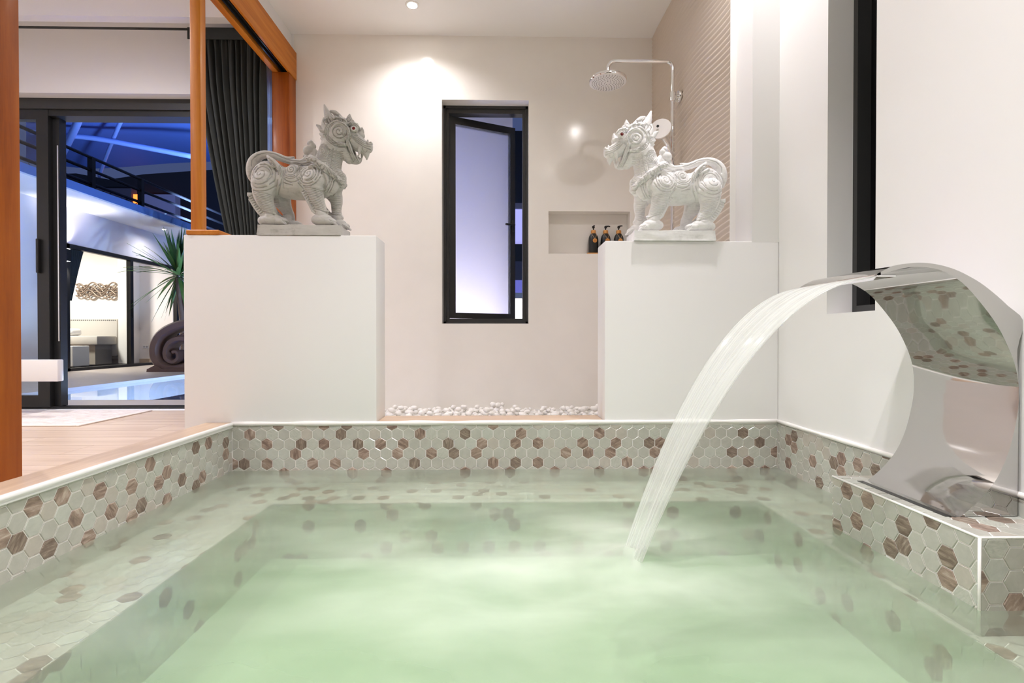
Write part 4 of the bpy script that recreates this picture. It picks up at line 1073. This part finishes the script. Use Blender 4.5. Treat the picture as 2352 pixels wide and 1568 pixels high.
# unseen eave added for a fill downlight, with more added under the far soffit
struct('ceiling_added_eave', MB().box(-5, 1.5, D2 + .22, 5.0, CEIL, CEIL + .1), 'ceil')
for (x, y, z, pw, wh) in ((-3.4, 4.5, CEIL, 60, 'added for fill under the added eave outside the sliding door'), (-6.75, 6.6, soff, 34, 'added for fill under the far soffit before the wall lamp'), (-6.75, 10.4, soff, 22, 'added for fill under the far soffit above the glazed doors')):
    t = thing('ceiling_downlight', (x, y, z), 'small round recessed downlight ' + wh, 'downlight', 'recessed downlights')
    MB().lathe([(.030, -.001), (.033, -.005), (.043, -.005), (.046, -.0005)], (x, y, z), 24).build('trim_ring', M['white'], t, smooth=40)
    MB().lathe([(.001, -.0052), (.029, -.0052), (.0295, -.002), (.001, -.002)], (x, y, z), 20).build('lens', emit('lit lens', (1, .95, .88), 20), t)
    lamp('SPOT', 'downlight_lamp', (x, y, z - .012), pw, (1, .95, .9), .03, (0, 0, 0), math.radians(160), .9)  # lamps of the added fill downlights
# ---------------------------------------------------------------- guardian statues
SM = (D + .035) / F / 4.356     # metres per unit of the drawing below (u right, v down)
U0, V0 = 630, 1440
def L2(u, v, y=0): return Vector(((u - U0) * SM, y * SM, (V0 - v) * SM))
class Lump(MB):
    def ball(s, u, v, y, ru, rv, ry, rot=0):
        bm = bmesh.new(); bmesh.ops.create_icosphere(bm, subdivisions=3, radius=1)
        c, s_ = math.cos(rot), math.sin(rot); bm.verts.index_update()
        P = []
        for q in bm.verts:
            a, b = q.co.x * ru, q.co.z * rv
            P.append(L2(u + a * c - b * s_, v - (a * s_ + b * c), y + q.co.y * ry))
        s.add(P, [[q.index for q in f.verts] for f in bm.faces]); bm.free(); return s
    def limb(s, pts, flat=1., k=4, n=16, both=False):
        """pts (u, v, y, r)"""
        V4 = [Vector((p[0], p[1], p[2])) for p in pts]; rr = [p[3] for p in pts]
        out = []; ro = []
        P4 = [Vector((*p,)) for p in pts]
        for i in range(len(P4) - 1):
            p0, p1, p2, p3 = P4[max(i - 1, 0)], P4[i], P4[i + 1], P4[min(i + 2, len(P4) - 1)]
            for j in range(k):
                t = j / k
                out.append(.5 * ((2 * p1) + (p2 - p0) * t + (2 * p0 - 5 * p1 + 4 * p2 - p3) * t * t + (3 * p1 - p0 - 3 * p2 + p3) * t ** 3))
        out.append(P4[-1])
        for sg in ((1, -1) if both else (1,)):
            s.tube([L2(p[0], p[1], p[2] * sg) for p in out], [max(1.5, p[3]) * SM for p in out], n)
            s.ball(out[0][0], out[0][1], out[0][2] * sg, out[0][3], out[0][3], out[0][3])
            s.ball(out[-1][0], out[-1][1], out[-1][2] * sg, out[-1][3], out[-1][3], out[-1][3])
        return s
    def flame(s, pts, th, y=0):
        """flat flame: outline polygon (u, v), thickness th about y"""
        P = [L2(a, b, y - th) for a, b in pts] + [L2(a, b, y + th) for a, b in pts]; n = len(pts)
        s.add(P, [tuple(range(n)), tuple(range(2 * n - 1, n - 1, -1))] + [(i, (i + 1) % n, (i + 1) % n + n, i + n) for i in range(n)]); return s
def spiral(u, v, r0, r1, turns, a0=0, d=1, k=22, sq=1.):
    n = int(abs(turns) * k)
    return [(u + (r0 + (r1 - r0) * i / n) * math.cos(a0 + d * 2 * math.pi * turns * i / n), v + sq * (r0 + (r1 - r0) * i / n) * math.sin(a0 + d * 2 * math.pi * turns * i / n)) for i in range(n + 1)]
def arc(u, v, r, a0, a1, sq=1., k=14):
    return [(u + r * math.cos(math.radians(a0 + (a1 - a0) * i / k)), v + sq * r * math.sin(math.radians(a0 + (a1 - a0) * i / k))) for i in range(k + 1)]
B = Lump()
# trunk, hips, shoulders
B.limb([(300, 880, 0, 135), (420, 880, 0, 145), (560, 895, 0, 160), (700, 890, 0, 165), (820, 880, 0, 160), (900, 860, 0, 140), (950, 840, 0, 118)], n=24)
for s_ in (-1, 1):
    B.ball(325, 865, s_ * 72, 158, 172, 80); B.ball(785, 870, s_ * 78, 140, 140, 72); B.ball(600, 830, s_ * 95, 100, 95, 55)
    B.ball(930, 900, s_ * 62, 100, 130, 60)
# neck and chest
B.limb([(880, 830, 0, 150), (890, 740, 0, 138), (915, 640, 0, 126), (945, 540, 0, 120), (975, 460, 0, 118)], n=24)
B.ball(1010, 870, 0, 70, 95, 75); B.ball(1040, 840, 0, 42, 60, 45)
# near hind leg / far hind leg (stands slightly further forward)
B.limb([(310, 930, -88, 130), (302, 1040, -95, 100), (325, 1130, -95, 76), (370, 1200, -95, 60), (372, 1250, -95, 64)])
B.ball(378, 1284, -98, 116, 60, 62); B.ball(470, 1300, -98, 80, 40, 58); B.ball(285, 1290, -98, 40, 44, 44)
B.limb([(360, 930, 88, 125), (400, 1050, 95, 90), (440, 1130, 98, 60), (470, 1200, 98, 54), (470, 1260, 98, 58)])
B.ball(500, 1290, 98, 105, 48, 60); B.ball(570, 1310, 98, 60, 32, 52)
# near fore leg / far fore leg
B.limb([(800, 900, -88, 120), (805, 1010, -96, 88), (828, 1090, -98, 68), (858, 1160, -98, 55), (868, 1230, -98, 58)])
B.ball(872, 1280, -100, 108, 62, 62); B.ball(945, 1300, -100, 66, 42, 56)
B.limb([(900, 920, 85, 110), (950, 1040, 92, 66), (950, 1140, 96, 50), (965, 1220, 98, 52)])
B.ball(960, 1282, 98, 95, 58, 60); B.ball(1020, 1302, 98, 66, 40, 54)
for (cu, sg) in ((510, -98), (600, 98), (990, -100), (1065, 98)):
    for q in (-36, -12, 12, 36): B.limb([(cu - 70, 1290, sg + q, 20), (cu - 10, 1312, sg + q, 17), (cu + 18, 1326, sg + q, 11)], k=2, n=8)
# head
B.ball(1020, 430, 0, 145, 135, 118); B.ball(1090, 430, 0, 120, 110, 98); B.ball(1040, 420, -70, 95, 95, 42); B.ball(1040, 420, 70, 95, 95, 42)
B.limb([(1105, 425, 0, 100), (1160, 460, 0, 90), (1212, 500, 0, 78), (1262, 535, 0, 64), (1300, 540, 0, 46)])
B.ball(1312, 522, 0, 34, 46, 48); B.ball(1328, 492, 0, 18, 22, 34)
B.limb([(1272, 560, 0, 46), (1284, 605, 0, 28), (1286, 646, 0, 9)], n=10)
B.limb([(1226, 560, -52, 18), (1224, 592, -52, 14), (1220, 628, -50, 6)], n=8, both=True)      # fangs
B.limb([(1030, 540, 0, 88), (1085, 600, 0, 72), (1130, 638, 0, 54), (1172, 660, 0, 40), (1208, 662, 0, 28), (1230, 642, 0, 11)])
B.ball(1110, 645, 0, 44, 50, 52); B.ball(1150, 672, 0, 40, 20, 36)
B.limb([(1196, 655, -20, 14), (1202, 616, -20, 6)], n=8, both=True)
B.ball(1180, 372, -62, 40, 38, 34); B.ball(1180, 372, 62, 40, 38, 34)      # eye sockets
B.limb([(1120, 320, -64, 18), (1170, 318, -66, 22), (1210, 342, -58, 18), (1232, 356, -50, 9)], n=10, both=True)   # brows
B.limb([(1110, 470, -86, 17), (1145, 440, -80, 19), (1180, 455, -72, 19), (1200, 500, -64, 16), (1260, 545, -52, 13)], n=10, both=True)   # upper lip roll
B.limb([(1110, 470, -86, 17), (1130, 530, -80, 17), (1150, 590, -66, 16), (1170, 650, -44, 12)], n=10, both=True)
# crest flames and mane
B.limb([(960, 320, 0, 75), (930, 270, 0, 60), (903, 220, 0, 44), (882, 165, 0, 28), (864, 108, 0, 10)], n=12)
B.limb([(930, 270, 0, 40), (905, 262, 0, 24), (886, 256, 0, 8)], n=10)
B.limb([(1060, 330, 0, 60), (1030, 265, 0, 42), (1000, 215, 0, 30), (965, 180, 0, 24), (930, 165, 0, 12)], n=12)
B.limb([(1060, 320, 0, 50), (1075, 275, 0, 26), (1062, 240, 0, 10)], n=10)
B.limb([(1110, 330, 0, 50), (1112, 270, 0, 36), (1112, 232, 0, 26), (1115, 200, 0, 9)], n=12); B.ball(1140, 275, 0, 24, 26, 22)
B.limb([(1180, 330, 0, 34), (1190, 300, 0, 16), (1188, 290, 0, 8)], n=10); B.limb([(1225, 410, 0, 42), (1240, 360, 0, 20), (1238, 332, 0, 8)], n=10)
B.limb([(1285, 490, 0, 22), (1296, 462, 0, 10), (1296, 450, 0, 5)], n=8)
for sg in (-1, 1):
    B.limb([(930, 400, sg * 60, 50), (890, 350, sg * 60, 34), (880, 298, sg * 58, 24), (876, 262, sg * 56, 10)], n=10)
    B.limb([(900, 440, sg * 62, 46), (862, 385, sg * 60, 28), (836, 352, sg * 58, 22), (808, 332, sg * 55, 10)], n=10)
    B.limb([(910, 490, sg * 72, 34), (870, 450, sg * 66, 20), (850, 415, sg * 62, 8)], n=10)
    B.limb([(940, 530, sg * 82, 30), (890, 500, sg * 76, 20), (862, 470, sg * 70, 8)], n=10)
    B.limb([(980, 555, sg * 88, 26), (930, 540, sg * 84, 20), (890, 525, sg * 80, 8)], n=10)
    B.limb(list((a, b, sg * 100, 15) for a, b in spiral(1040, 410, 98, 20, 1.6, .6, -1, 16)), n=8, k=2)        # cheek scroll
    B.limb([(1090, 330, sg * 78, 18), (1010, 310, sg * 84, 22), (950, 350, sg * 84, 22), (930, 420, sg * 86, 20), (960, 490, sg * 92, 20), (1040, 530, sg * 92, 20), (1110, 530, sg * 80, 14)], n=8)
    for (a0_, b0_, a1_, b1_, r_) in ((905, 335, 872, 318, 20), (895, 390, 850, 372, 22), (880, 440, 836, 418, 22), (890, 480, 846, 462, 20), (905, 520, 866, 506, 18), (930, 552, 892, 546, 16), (965, 575, 930, 574, 14),
                                    (1000, 262, 975, 236, 18), (1045, 268, 1030, 236, 16), (1085, 290, 1078, 258, 16), (1150, 312, 1150, 282, 15), (960, 270, 938, 240, 18)):
        B.limb([(a0_ + 14, b0_ + 10, sg * 78, r_), (a0_, b0_, sg * 76, r_), ((a0_ + a1_) / 2 - 3, (b0_ + b1_) / 2 + 2, sg * 68, r_ * .75), (a1_, b1_, sg * 60, r_ * .35)], n=8, k=3)
        B.ball(a0_ + 6, b0_ + 4, sg * 92, r_ * .55, r_ * .55, r_ * .5)
    for q in range(6):
        B.limb([(1068 + q * 14, 476 - q * 3, sg * (104 - q * 3), 7), (1078 + q * 15, 452 - q * 3, sg * (104 - q * 3), 8), (1102 + q * 15, 444 - q * 2, sg * (98 - q * 4), 5)], n=6, k=2)
    for q in range(7):   # beads along the necklace
        t_ = q / 6; B.ball(770 + 250 * t_, 676 + 165 * t_ + 20 * t_ * t_, sg * (128 + 22 * math.sin(3.1 * t_) - 30 * t_ * t_), 20, 20, 18)
        B.limb([(790 + 240 * t_, 720 + 150 * t_, sg * (142 - 30 * t_ * t_), 13), (805 + 235 * t_, 752 + 140 * t_, sg * (144 - 34 * t_ * t_), 11), (795 + 235 * t_, 782 + 135 * t_, sg * (138 - 34 * t_ * t_), 5)], n=8, k=2)
    # flame leaf over the shoulder and necklace
    B.limb([(742, 690, sg * 118, 24), (800, 700, sg * 134, 32), (860, 740, sg * 142, 30), (930, 790, sg * 138, 28), (1000, 850, sg * 110, 28), (1050, 890, sg * 60, 22)], n=10)
    B.limb([(760, 770, sg * 128, 16), (810, 755, sg * 140, 22), (860, 775, sg * 146, 20), (910, 830, sg * 142, 18), (935, 900, sg * 128, 15), (925, 980, sg * 124, 10)], n=8)
    B.limb([(735, 660, sg * 92, 16), (770, 665, sg * 112, 22), (820, 690, sg * 132, 16)], n=8)
    # flame leaf over the thigh
    B.limb([(340, 655, sg * 100, 12), (370, 690, sg * 116, 24), (420, 730, sg * 128, 28), (470, 790, sg * 138, 26), (490, 860, sg * 140, 18), (470, 950, sg * 140, 10)], n=8)
    B.limb([(320, 720, sg * 120, 12), (360, 750, sg * 130, 18), (420, 770, sg * 140, 14)], n=8)
    # toothed fins behind the legs
    yn = sg * 98
    fin = [(148, 1018), (200, 1020), (214, 1060), (240, 1120), (290, 1180), (350, 1215), (400, 1225), (400, 1250), (290, 1245), (268, 1246), (240, 1215), (222, 1190), (206, 1165), (190, 1140), (176, 1115), (160, 1090), (165, 1070), (146, 1050)]
    B.flame(fin if sg < 0 else [(a + 90, b) for a, b in fin], 22, yn)
    fin2 = [(600, 900), (660, 912), (700, 960), (720, 1040), (760, 1110), (800, 1160), (870, 1190), (920, 1190), (930, 1215), (800, 1225), (772, 1200), (756, 1165), (738, 1130), (722, 1100), (706, 1070), (690, 1045), (672, 1010), (640, 970), (605, 945)]
    B.flame(fin2 if sg < 0 else [(a + 90, b) for a, b in fin2], 24, yn)
    B.limb([(210, 1060, sg * 112, 11), (260, 1150, sg * 116, 12), (330, 1215, sg * 120, 13), (430, 1232, sg * 124, 11)], n=8)
    B.limb([(640, 920, sg * 128, 20), (700, 975, sg * 124, 18), (740, 1070, sg * 120, 14), (790, 1165, sg * 120, 15), (860, 1205, sg * 124, 16), (935, 1200, sg * 120, 12)], n=8)
# back ridge, curled tail, bud on the back
B.limb([(240, 880, 0, 70), (160, 830, 0, 58), (140, 750, 0, 56), (165, 670, 0, 54), (230, 615, 0, 42), (310, 605, 0, 36), (390, 625, 0, 36), (470, 655, 0, 34), (560, 680, 0, 34), (660, 690, 0, 36), (750, 680, 0, 44)], n=16)
B.limb([(440, 640, 0, 24), (500, 648, 0, 24), (550, 636, 0, 14), (566, 630, 0, 5)], n=10)
B.limb([(170, 740, -10, 26), (200, 760, -20, 24), (230, 735, -20, 18), (240, 705, -10, 10)], n=10, both=True)
B.limb([(560, 700, 0, 40), (620, 690, 0, 34), (680, 650, 0, 30), (690, 610, 0, 20), (655, 618, 0, 8)], n=10)
B.ball(705, 565, 0, 55, 52, 50); B.ball(745, 520, 0, 34, 36, 36); B.ball(725, 492, 0, 34, 30, 32); B.limb([(726, 480, 0, 22), (724, 456, 0, 5)], n=10)
B.limb([(790, 640, 0, 44), (775, 590, 0, 36), (758, 560, 0, 24)], n=10); B.ball(740, 615, 0, 36, 34, 36); B.ball(700, 655, 0, 40, 30, 36)

def statue_mesh():
    me = bpy.data.meshes.new('statue_raw'); me.from_pydata([tuple(p) for p in B.v], [], B.f)
    bm = bmesh.new(); bm.from_mesh(me); bmesh.ops.recalc_face_normals(bm, faces=bm.faces[:]); bm.to_mesh(me); bm.free()
    o = bpy.data.objects.new('statue_raw', me); COL.objects.link(o)
    md = o.modifiers.new('r', 'REMESH'); md.mode = 'VOXEL'; md.voxel_size = .0016; md.use_smooth_shade = True
    sm = o.modifiers.new('s', 'SMOOTH'); sm.factor = .5; sm.iterations = 3
    dg = bpy.context.evaluated_depsgraph_get()
    res = bpy.data.meshes.new_from_object(o.evaluated_get(dg))
    bpy.data.objects.remove(o); bpy.data.meshes.remove(me)
    nV = len(res.vertices); co = np.empty(nV * 3, dtype=np.float64); res.vertices.foreach_get('co', co); co = co.reshape(-1, 3)
    no_ = np.empty(nV * 3, dtype=np.float32); res.vertex_normals.foreach_get('vector', no_); no_ = no_.reshape(-1, 3)
    u = co[:, 0] / SM + U0; v = V0 - co[:, 2] / SM; yy = co[:, 1] / SM
    disp = np.zeros(nV); side = np.clip((np.abs(no_[:, 1]) - .12) / .35, 0, 1)
    def carve(pts, w, h, ymin=0, ymask=None):
        P = np.array(pts); lo = P.min(0) - 3 * w; hi = P.max(0) + 3 * w
        ix = np.nonzero((u > lo[0]) & (u < hi[0]) & (v > lo[1]) & (v < hi[1]) & (np.abs(yy) > ymin))[0]
        if not len(ix): return
        uu, vv = u[ix], v[ix]; best = np.full(len(ix), 1e9)
        for a, b in zip(P[:-1], P[1:]):
            ab = b - a; l2 = max(1e-9, ab @ ab); t = np.clip(((uu - a[0]) * ab[0] + (vv - a[1]) * ab[1]) / l2, 0, 1)
            best = np.minimum(best, (uu - a[0] - t * ab[0]) ** 2 + (vv - a[1] - t * ab[1]) ** 2)
        val = h * np.exp(-best / (w * w)); cur = disp[ix]
        disp[ix] = np.where(h < 0, np.minimum(cur, val), np.maximum(cur, val))
    G = -13; W = 3.6
    def curl(u_, v_, r, turns, a0=0, d=1, sq=1.05):
        carve(spiral(u_, v_, 6, r * .55, turns, a0, d, 26, sq), W, G)
        # broken outer rings
        for q, (rr_, g0) in enumerate(((.62, 10), (.80, 60), (.97, 130))):
            for st in (g0, g0 + 128, g0 + 246): carve(arc(u_, v_, r * rr_, st, st + 100, sq), W, G)
    curl(305, 855, 165, 2.1, 0, 1, 1.08); curl(585, 795, 100, 2.0, 1, 1, 1.0); curl(765, 845, 125, 2.0, 2, 1, 1.05)
    carve(arc(600, 800, 125, 20, 200), W, G); carve([(515, 860), (540, 910), (590, 935), (600, 930)], W, G); carve([(510, 930), (600, 955)], W, G)
    carve(arc(790, 870, 165, -40, 60), W, G); carve(arc(790, 870, 185, -30, 50), W, G); carve(arc(790, 870, 205, -20, 45), W, G)
    carve(arc(320, 865, 182, -10, 60), W, G); carve([(505, 740), (500, 800), (512, 880), (508, 980)], W + 2, G)
    curl(875, 605, 68, 1.9, 2, 1)
    for q in range(4): carve([(815 + 4 * q, 655 + q * 14), (880, 672 + q * 15), (925, 668 + q * 16)], 2.9, -9.7)
    # ringed throat and neck
    for q in range(16): carve([(935 + q * .5, 590 + q * 16), (985, 604 + q * 16), (1065, 598 + q * 17)], 2.9, -11.3)
    carve([(985, 585), (950, 800)], 3.6, -14.5); carve([(1010, 590), (985, 800)], 3.6, -12.9); carve([(948, 590), (925, 740)], 3.6, -14.5)
    # wrinkles on the legs
    for q in range(13):
        v_ = 1020 + q * 16
        carve([(235 + q * 6, v_), (300 + q * 5, v_ + 22), (395 + q * 1.5, v_ + 30)], 2.6, -8.8)
        carve([(722 + q * 6, v_ - 40), (800 + q * 4, v_ - 26), (905, v_ - 8)], 2.6, -8.8)
    for q in range(10):
        carve([(915, 1010 + q * 20), (960, 1018 + q * 20), (1000, 1010 + q * 20)], 2.9, -9.7)
        carve([(410, 1090 + q * 13), (500, 1080 + q * 14)], 4, -4)
    # fin teeth
    for q in range(9):
        carve([(160 + q * 14, 1062 + q * 21), (196 + q * 13, 1050 + q * 20)], 3.2, -12.9)
        carve([(684 + q * 14, 1010 + q * 22), (716 + q * 12, 1000 + q * 21)], 3.2, -12.9)
    carve([(196, 1035), (230, 1120), (300, 1205), (420, 1240)], 3.6, -12.9); carve([(660, 935), (712, 1000), (745, 1090), (800, 1180), (920, 1212)], 3.6, -12.9)
    # head: rings round the eye and cheek, whiskers, mane strands
    for r_ in (36, 52, 66): carve(arc(1178, 375, r_, 60, 330), 3.2, -12.9)
    carve(spiral(1040, 410, 8, 90, 2.4, 0, -1, 26), 3.6, -14.5)
    for r_ in (108, 124, 140): carve(arc(1040, 415, r_, 70, 290), 3.6, -14.5)
    for q in range(9): carve([(1062 + q * 16, 425 + q * 2), (1080 + q * 13, 452), (1110 + q * 10, 462 - q)], 2.9, -11.3)
    for q in range(4): carve([(1120, 500 - 16 * q), (1160, 460 - 12 * q), (1200, 500 - 18 * q), (1270, 545 - 20 * q), (1330, 560 - 24 * q)], 3.2, -12.9)
    for q in range(4): carve([(1095 + q * 14, 490), (1120 + q * 15, 590), (1160 + q * 16, 680)], 3.2, -12.9)
    for q in range(7): carve([(905 + q * 26, 345 - q * 18), (880 + q * 25, 300 - q * 17), (900 + q * 24, 262 - q * 12)], 3.2, -12.9)
    for q in range(8): carve([(848 + q * 22, 400 + q * 22), (884 + q * 20, 405 + q * 20), (900 + q * 20, 430 + q * 17)], 3.6, -14.5)
    for q in range(6): carve([(1000 + q * 30, 300 - q * 2), (1015 + q * 30, 280), (1040 + q * 30, 310)], 3.2, -12.9)
    for q in range(3): carve([(965 + q * 14, 200 + 14 * q), (1010 + q * 8, 215 + 18 * q), (1040, 265 + 12 * q)], 2.9, -11.3)
    carve(arc(1110, 262, 20, 0, 300), 2.9, -11.3); carve([(1290, 500), (1315, 512), (1345, 508)], 2.9, -11.3); carve(arc(1275, 565, 22, 0, 300), 2.9, -11.3)
    # tail and saddle lines
    carve([(160, 740), (165, 680), (215, 625), (300, 598), (390, 612), (470, 655), (560, 676), (660, 680), (740, 660)], 3.6, -12.9)
    carve([(470, 690), (560, 706), (660, 712), (740, 690)], 3.6, -12.9)
    carve([(465, 640), (490, 660), (530, 655), (560, 640)], 2.9, -11.3)
    for q in range(5): carve(arc(770 + q * 62, 705 + q * 38, 20, 0, 290), 3.2, -14.5)
    for q in range(6): carve([(760 + q * 48, 735 + q * 30), (800 + q * 46, 745 + q * 32), (815 + q * 46, 775 + q * 30)], 3.2, -12.9)
    for q in range(5): carve([(375 + q * 24, 690 + q * 32), (400 + q * 22, 730 + q * 30), (395 + q * 24, 760 + q * 30)], 3.2, -12.9)
    for q in range(5): carve([(1000 + 8 * q, 830 + 26 * q), (1030, 850 + 24 * q), (1070, 835 + 26 * q)], 3.2, -12.9)
    # toes
    for cu in (500, 560, 960, 1020):
        for q in range(3): carve([(cu + q * 16, 1290 + q * 6), (cu + 30 + q * 16, 1330)], 2.9, -8.1)
    nzv = np.array([0.] * nV)
    co += no_ * (disp * side * SM)[:, None]
    res.vertices.foreach_set('co', co.ravel()); res.update(); res.shade_smooth()
    return res
def stone(name, c1, c2):
    m, nt, b = new_mat(name); L = nt.links.new
    tc = N(nt, 'ShaderNodeTexCoord'); n1 = N(nt, 'ShaderNodeTexNoise', Scale=14., Detail=8., Roughness=.7); L(tc.outputs['Object'], n1.inputs['Vector'])
    mp = N(nt, 'ShaderNodeMapping'); mp.inputs['Scale'].default_value = (12, 12, 60); L(tc.outputs['Object'], mp.inputs[0])
    n2 = N(nt, 'ShaderNodeTexNoise', Scale=3., Detail=6., Roughness=.7); L(mp.outputs[0], n2.inputs['Vector'])
    ad = N(nt, 'ShaderNodeMath', _operation='MULTIPLY_ADD'); ad.inputs[1].default_value = .5; L(n2.outputs[0], ad.inputs[0]); L(n1.outputs[0], ad.inputs[2])
    r = ramp(nt, ad.outputs[0], [(.5, c1), (.72, c2), (.95, tuple(min(1, c * 1.08) for c in c2))]); L(r.outputs[0], b.inputs['Base Color'])
    b.inputs['Roughness'].default_value = .75; b.inputs['Specular IOR Level'].default_value = .3
    bp = N(nt, 'ShaderNodeBump', Strength=.35, Distance=.002); L(ad.outputs[0], bp.inputs['Height']); L(bp.outputs[0], b.inputs['Normal'])
    return m
sm_body = statue_mesh()
sm_base = None
# slab front lies in the plane of the pier front, the figure stands back from it
xl = on_y(590, 541, D - .004).x; xr = on_y(1644, 549, D - .010).x
bw = on_y(782, 541, D - .004).x - xl; bw0, bw1, BH = -bw / 2, bw / 2, 24 * D / F
bo_x = on_y(540 + U0 / 4.356, 400, D + .035).x - (xl + bw / 2)
boff = (bo_x, 0, BH - .0015 + (1342 - V0) * SM)
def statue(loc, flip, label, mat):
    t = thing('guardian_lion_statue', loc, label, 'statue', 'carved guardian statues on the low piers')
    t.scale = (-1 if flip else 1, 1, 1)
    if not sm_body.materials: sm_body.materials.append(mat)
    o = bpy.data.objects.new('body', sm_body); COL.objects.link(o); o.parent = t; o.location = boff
    o.material_slots[0].link = 'OBJECT'; o.material_slots[0].material = mat
    mb = MB()
    # rough hewn slab: uneven grid box
    bm = bmesh.new(); bmesh.ops.create_cube(bm, size=1)
    bmesh.ops.subdivide_edges(bm, edges=bm.edges[:], cuts=14, use_grid_fill=True)
    a, b2 = Vector((bw0, 0, 0)), Vector((bw1, 0, BH))
    for q in bm.verts:
        x = (a.x + b2.x) / 2 + q.co.x * (b2.x - a.x); y_ = q.co.y * .150; z = (q.co.z + .5) * (b2.z - a.z)
        ed = max(abs(q.co.x), abs(q.co.y)) > .49 and q.co.z > .49
        f_ = .0035 * mnoise.noise((x * 18, y_ * 18, z * 30 + 5))
        if q.co.z > -.49: x += f_ * (1 if abs(q.co.x) > .49 else 0); y_ += f_ * (1 if abs(q.co.y) > .49 else 0); z += f_ + (-.004 if ed else 0)
        q.co = (x, y_, z)
    me2 = bpy.data.meshes.new('base'); bm.to_mesh(me2); bm.free(); me2.shade_smooth(); me2.set_sharp_from_angle(angle=math.radians(50)); me2.materials.append(mat)
    o2 = bpy.data.objects.new('base', me2); COL.objects.link(o2); o2.parent = t
    red = plain('red painted eye', lin(120, 22, 20), .25); wh = plain('eye rim', (.8, .77, .74), .5)
    for sg in (-1, 1):
        eb = Lump(); eb.ball(1181, 374, sg * 88, 17, 17, 14)
        e_ = eb.build('eye', red, None, smooth=True); e_.parent = t; e_.location = boff
        rm = MB(); P = [L2(1181 + 21 * math.cos(k * math.pi / 10), 374 + 21 * math.sin(k * math.pi / 10), sg * 92) for k in range(21)]
        rm.tube(P, 5.5 * SM, 8, cap=False); r_ = rm.build('eye_rim', wh, None, smooth=True); r_.parent = e_
    return t
statue((xl + bw / 2, D - .004 + .075, PTL), False, 'shade-greyed carved guardian lion statue facing the shower window, beside the teak post', stone('weathered cement greyed for shade', (.31, .295, .27), (.50, .485, .46)))  # grey tone holds the shade this statue stands in
statue((xr - bw / 2, D - .012 + .075, PTR), True, 'lamp-brightened white carved guardian lion statue in front of the shower column', stone('white cement brightened for the lamp', (.66, .655, .645), (.86, .855, .85)))  # white paint raised brighter for the downlight above it
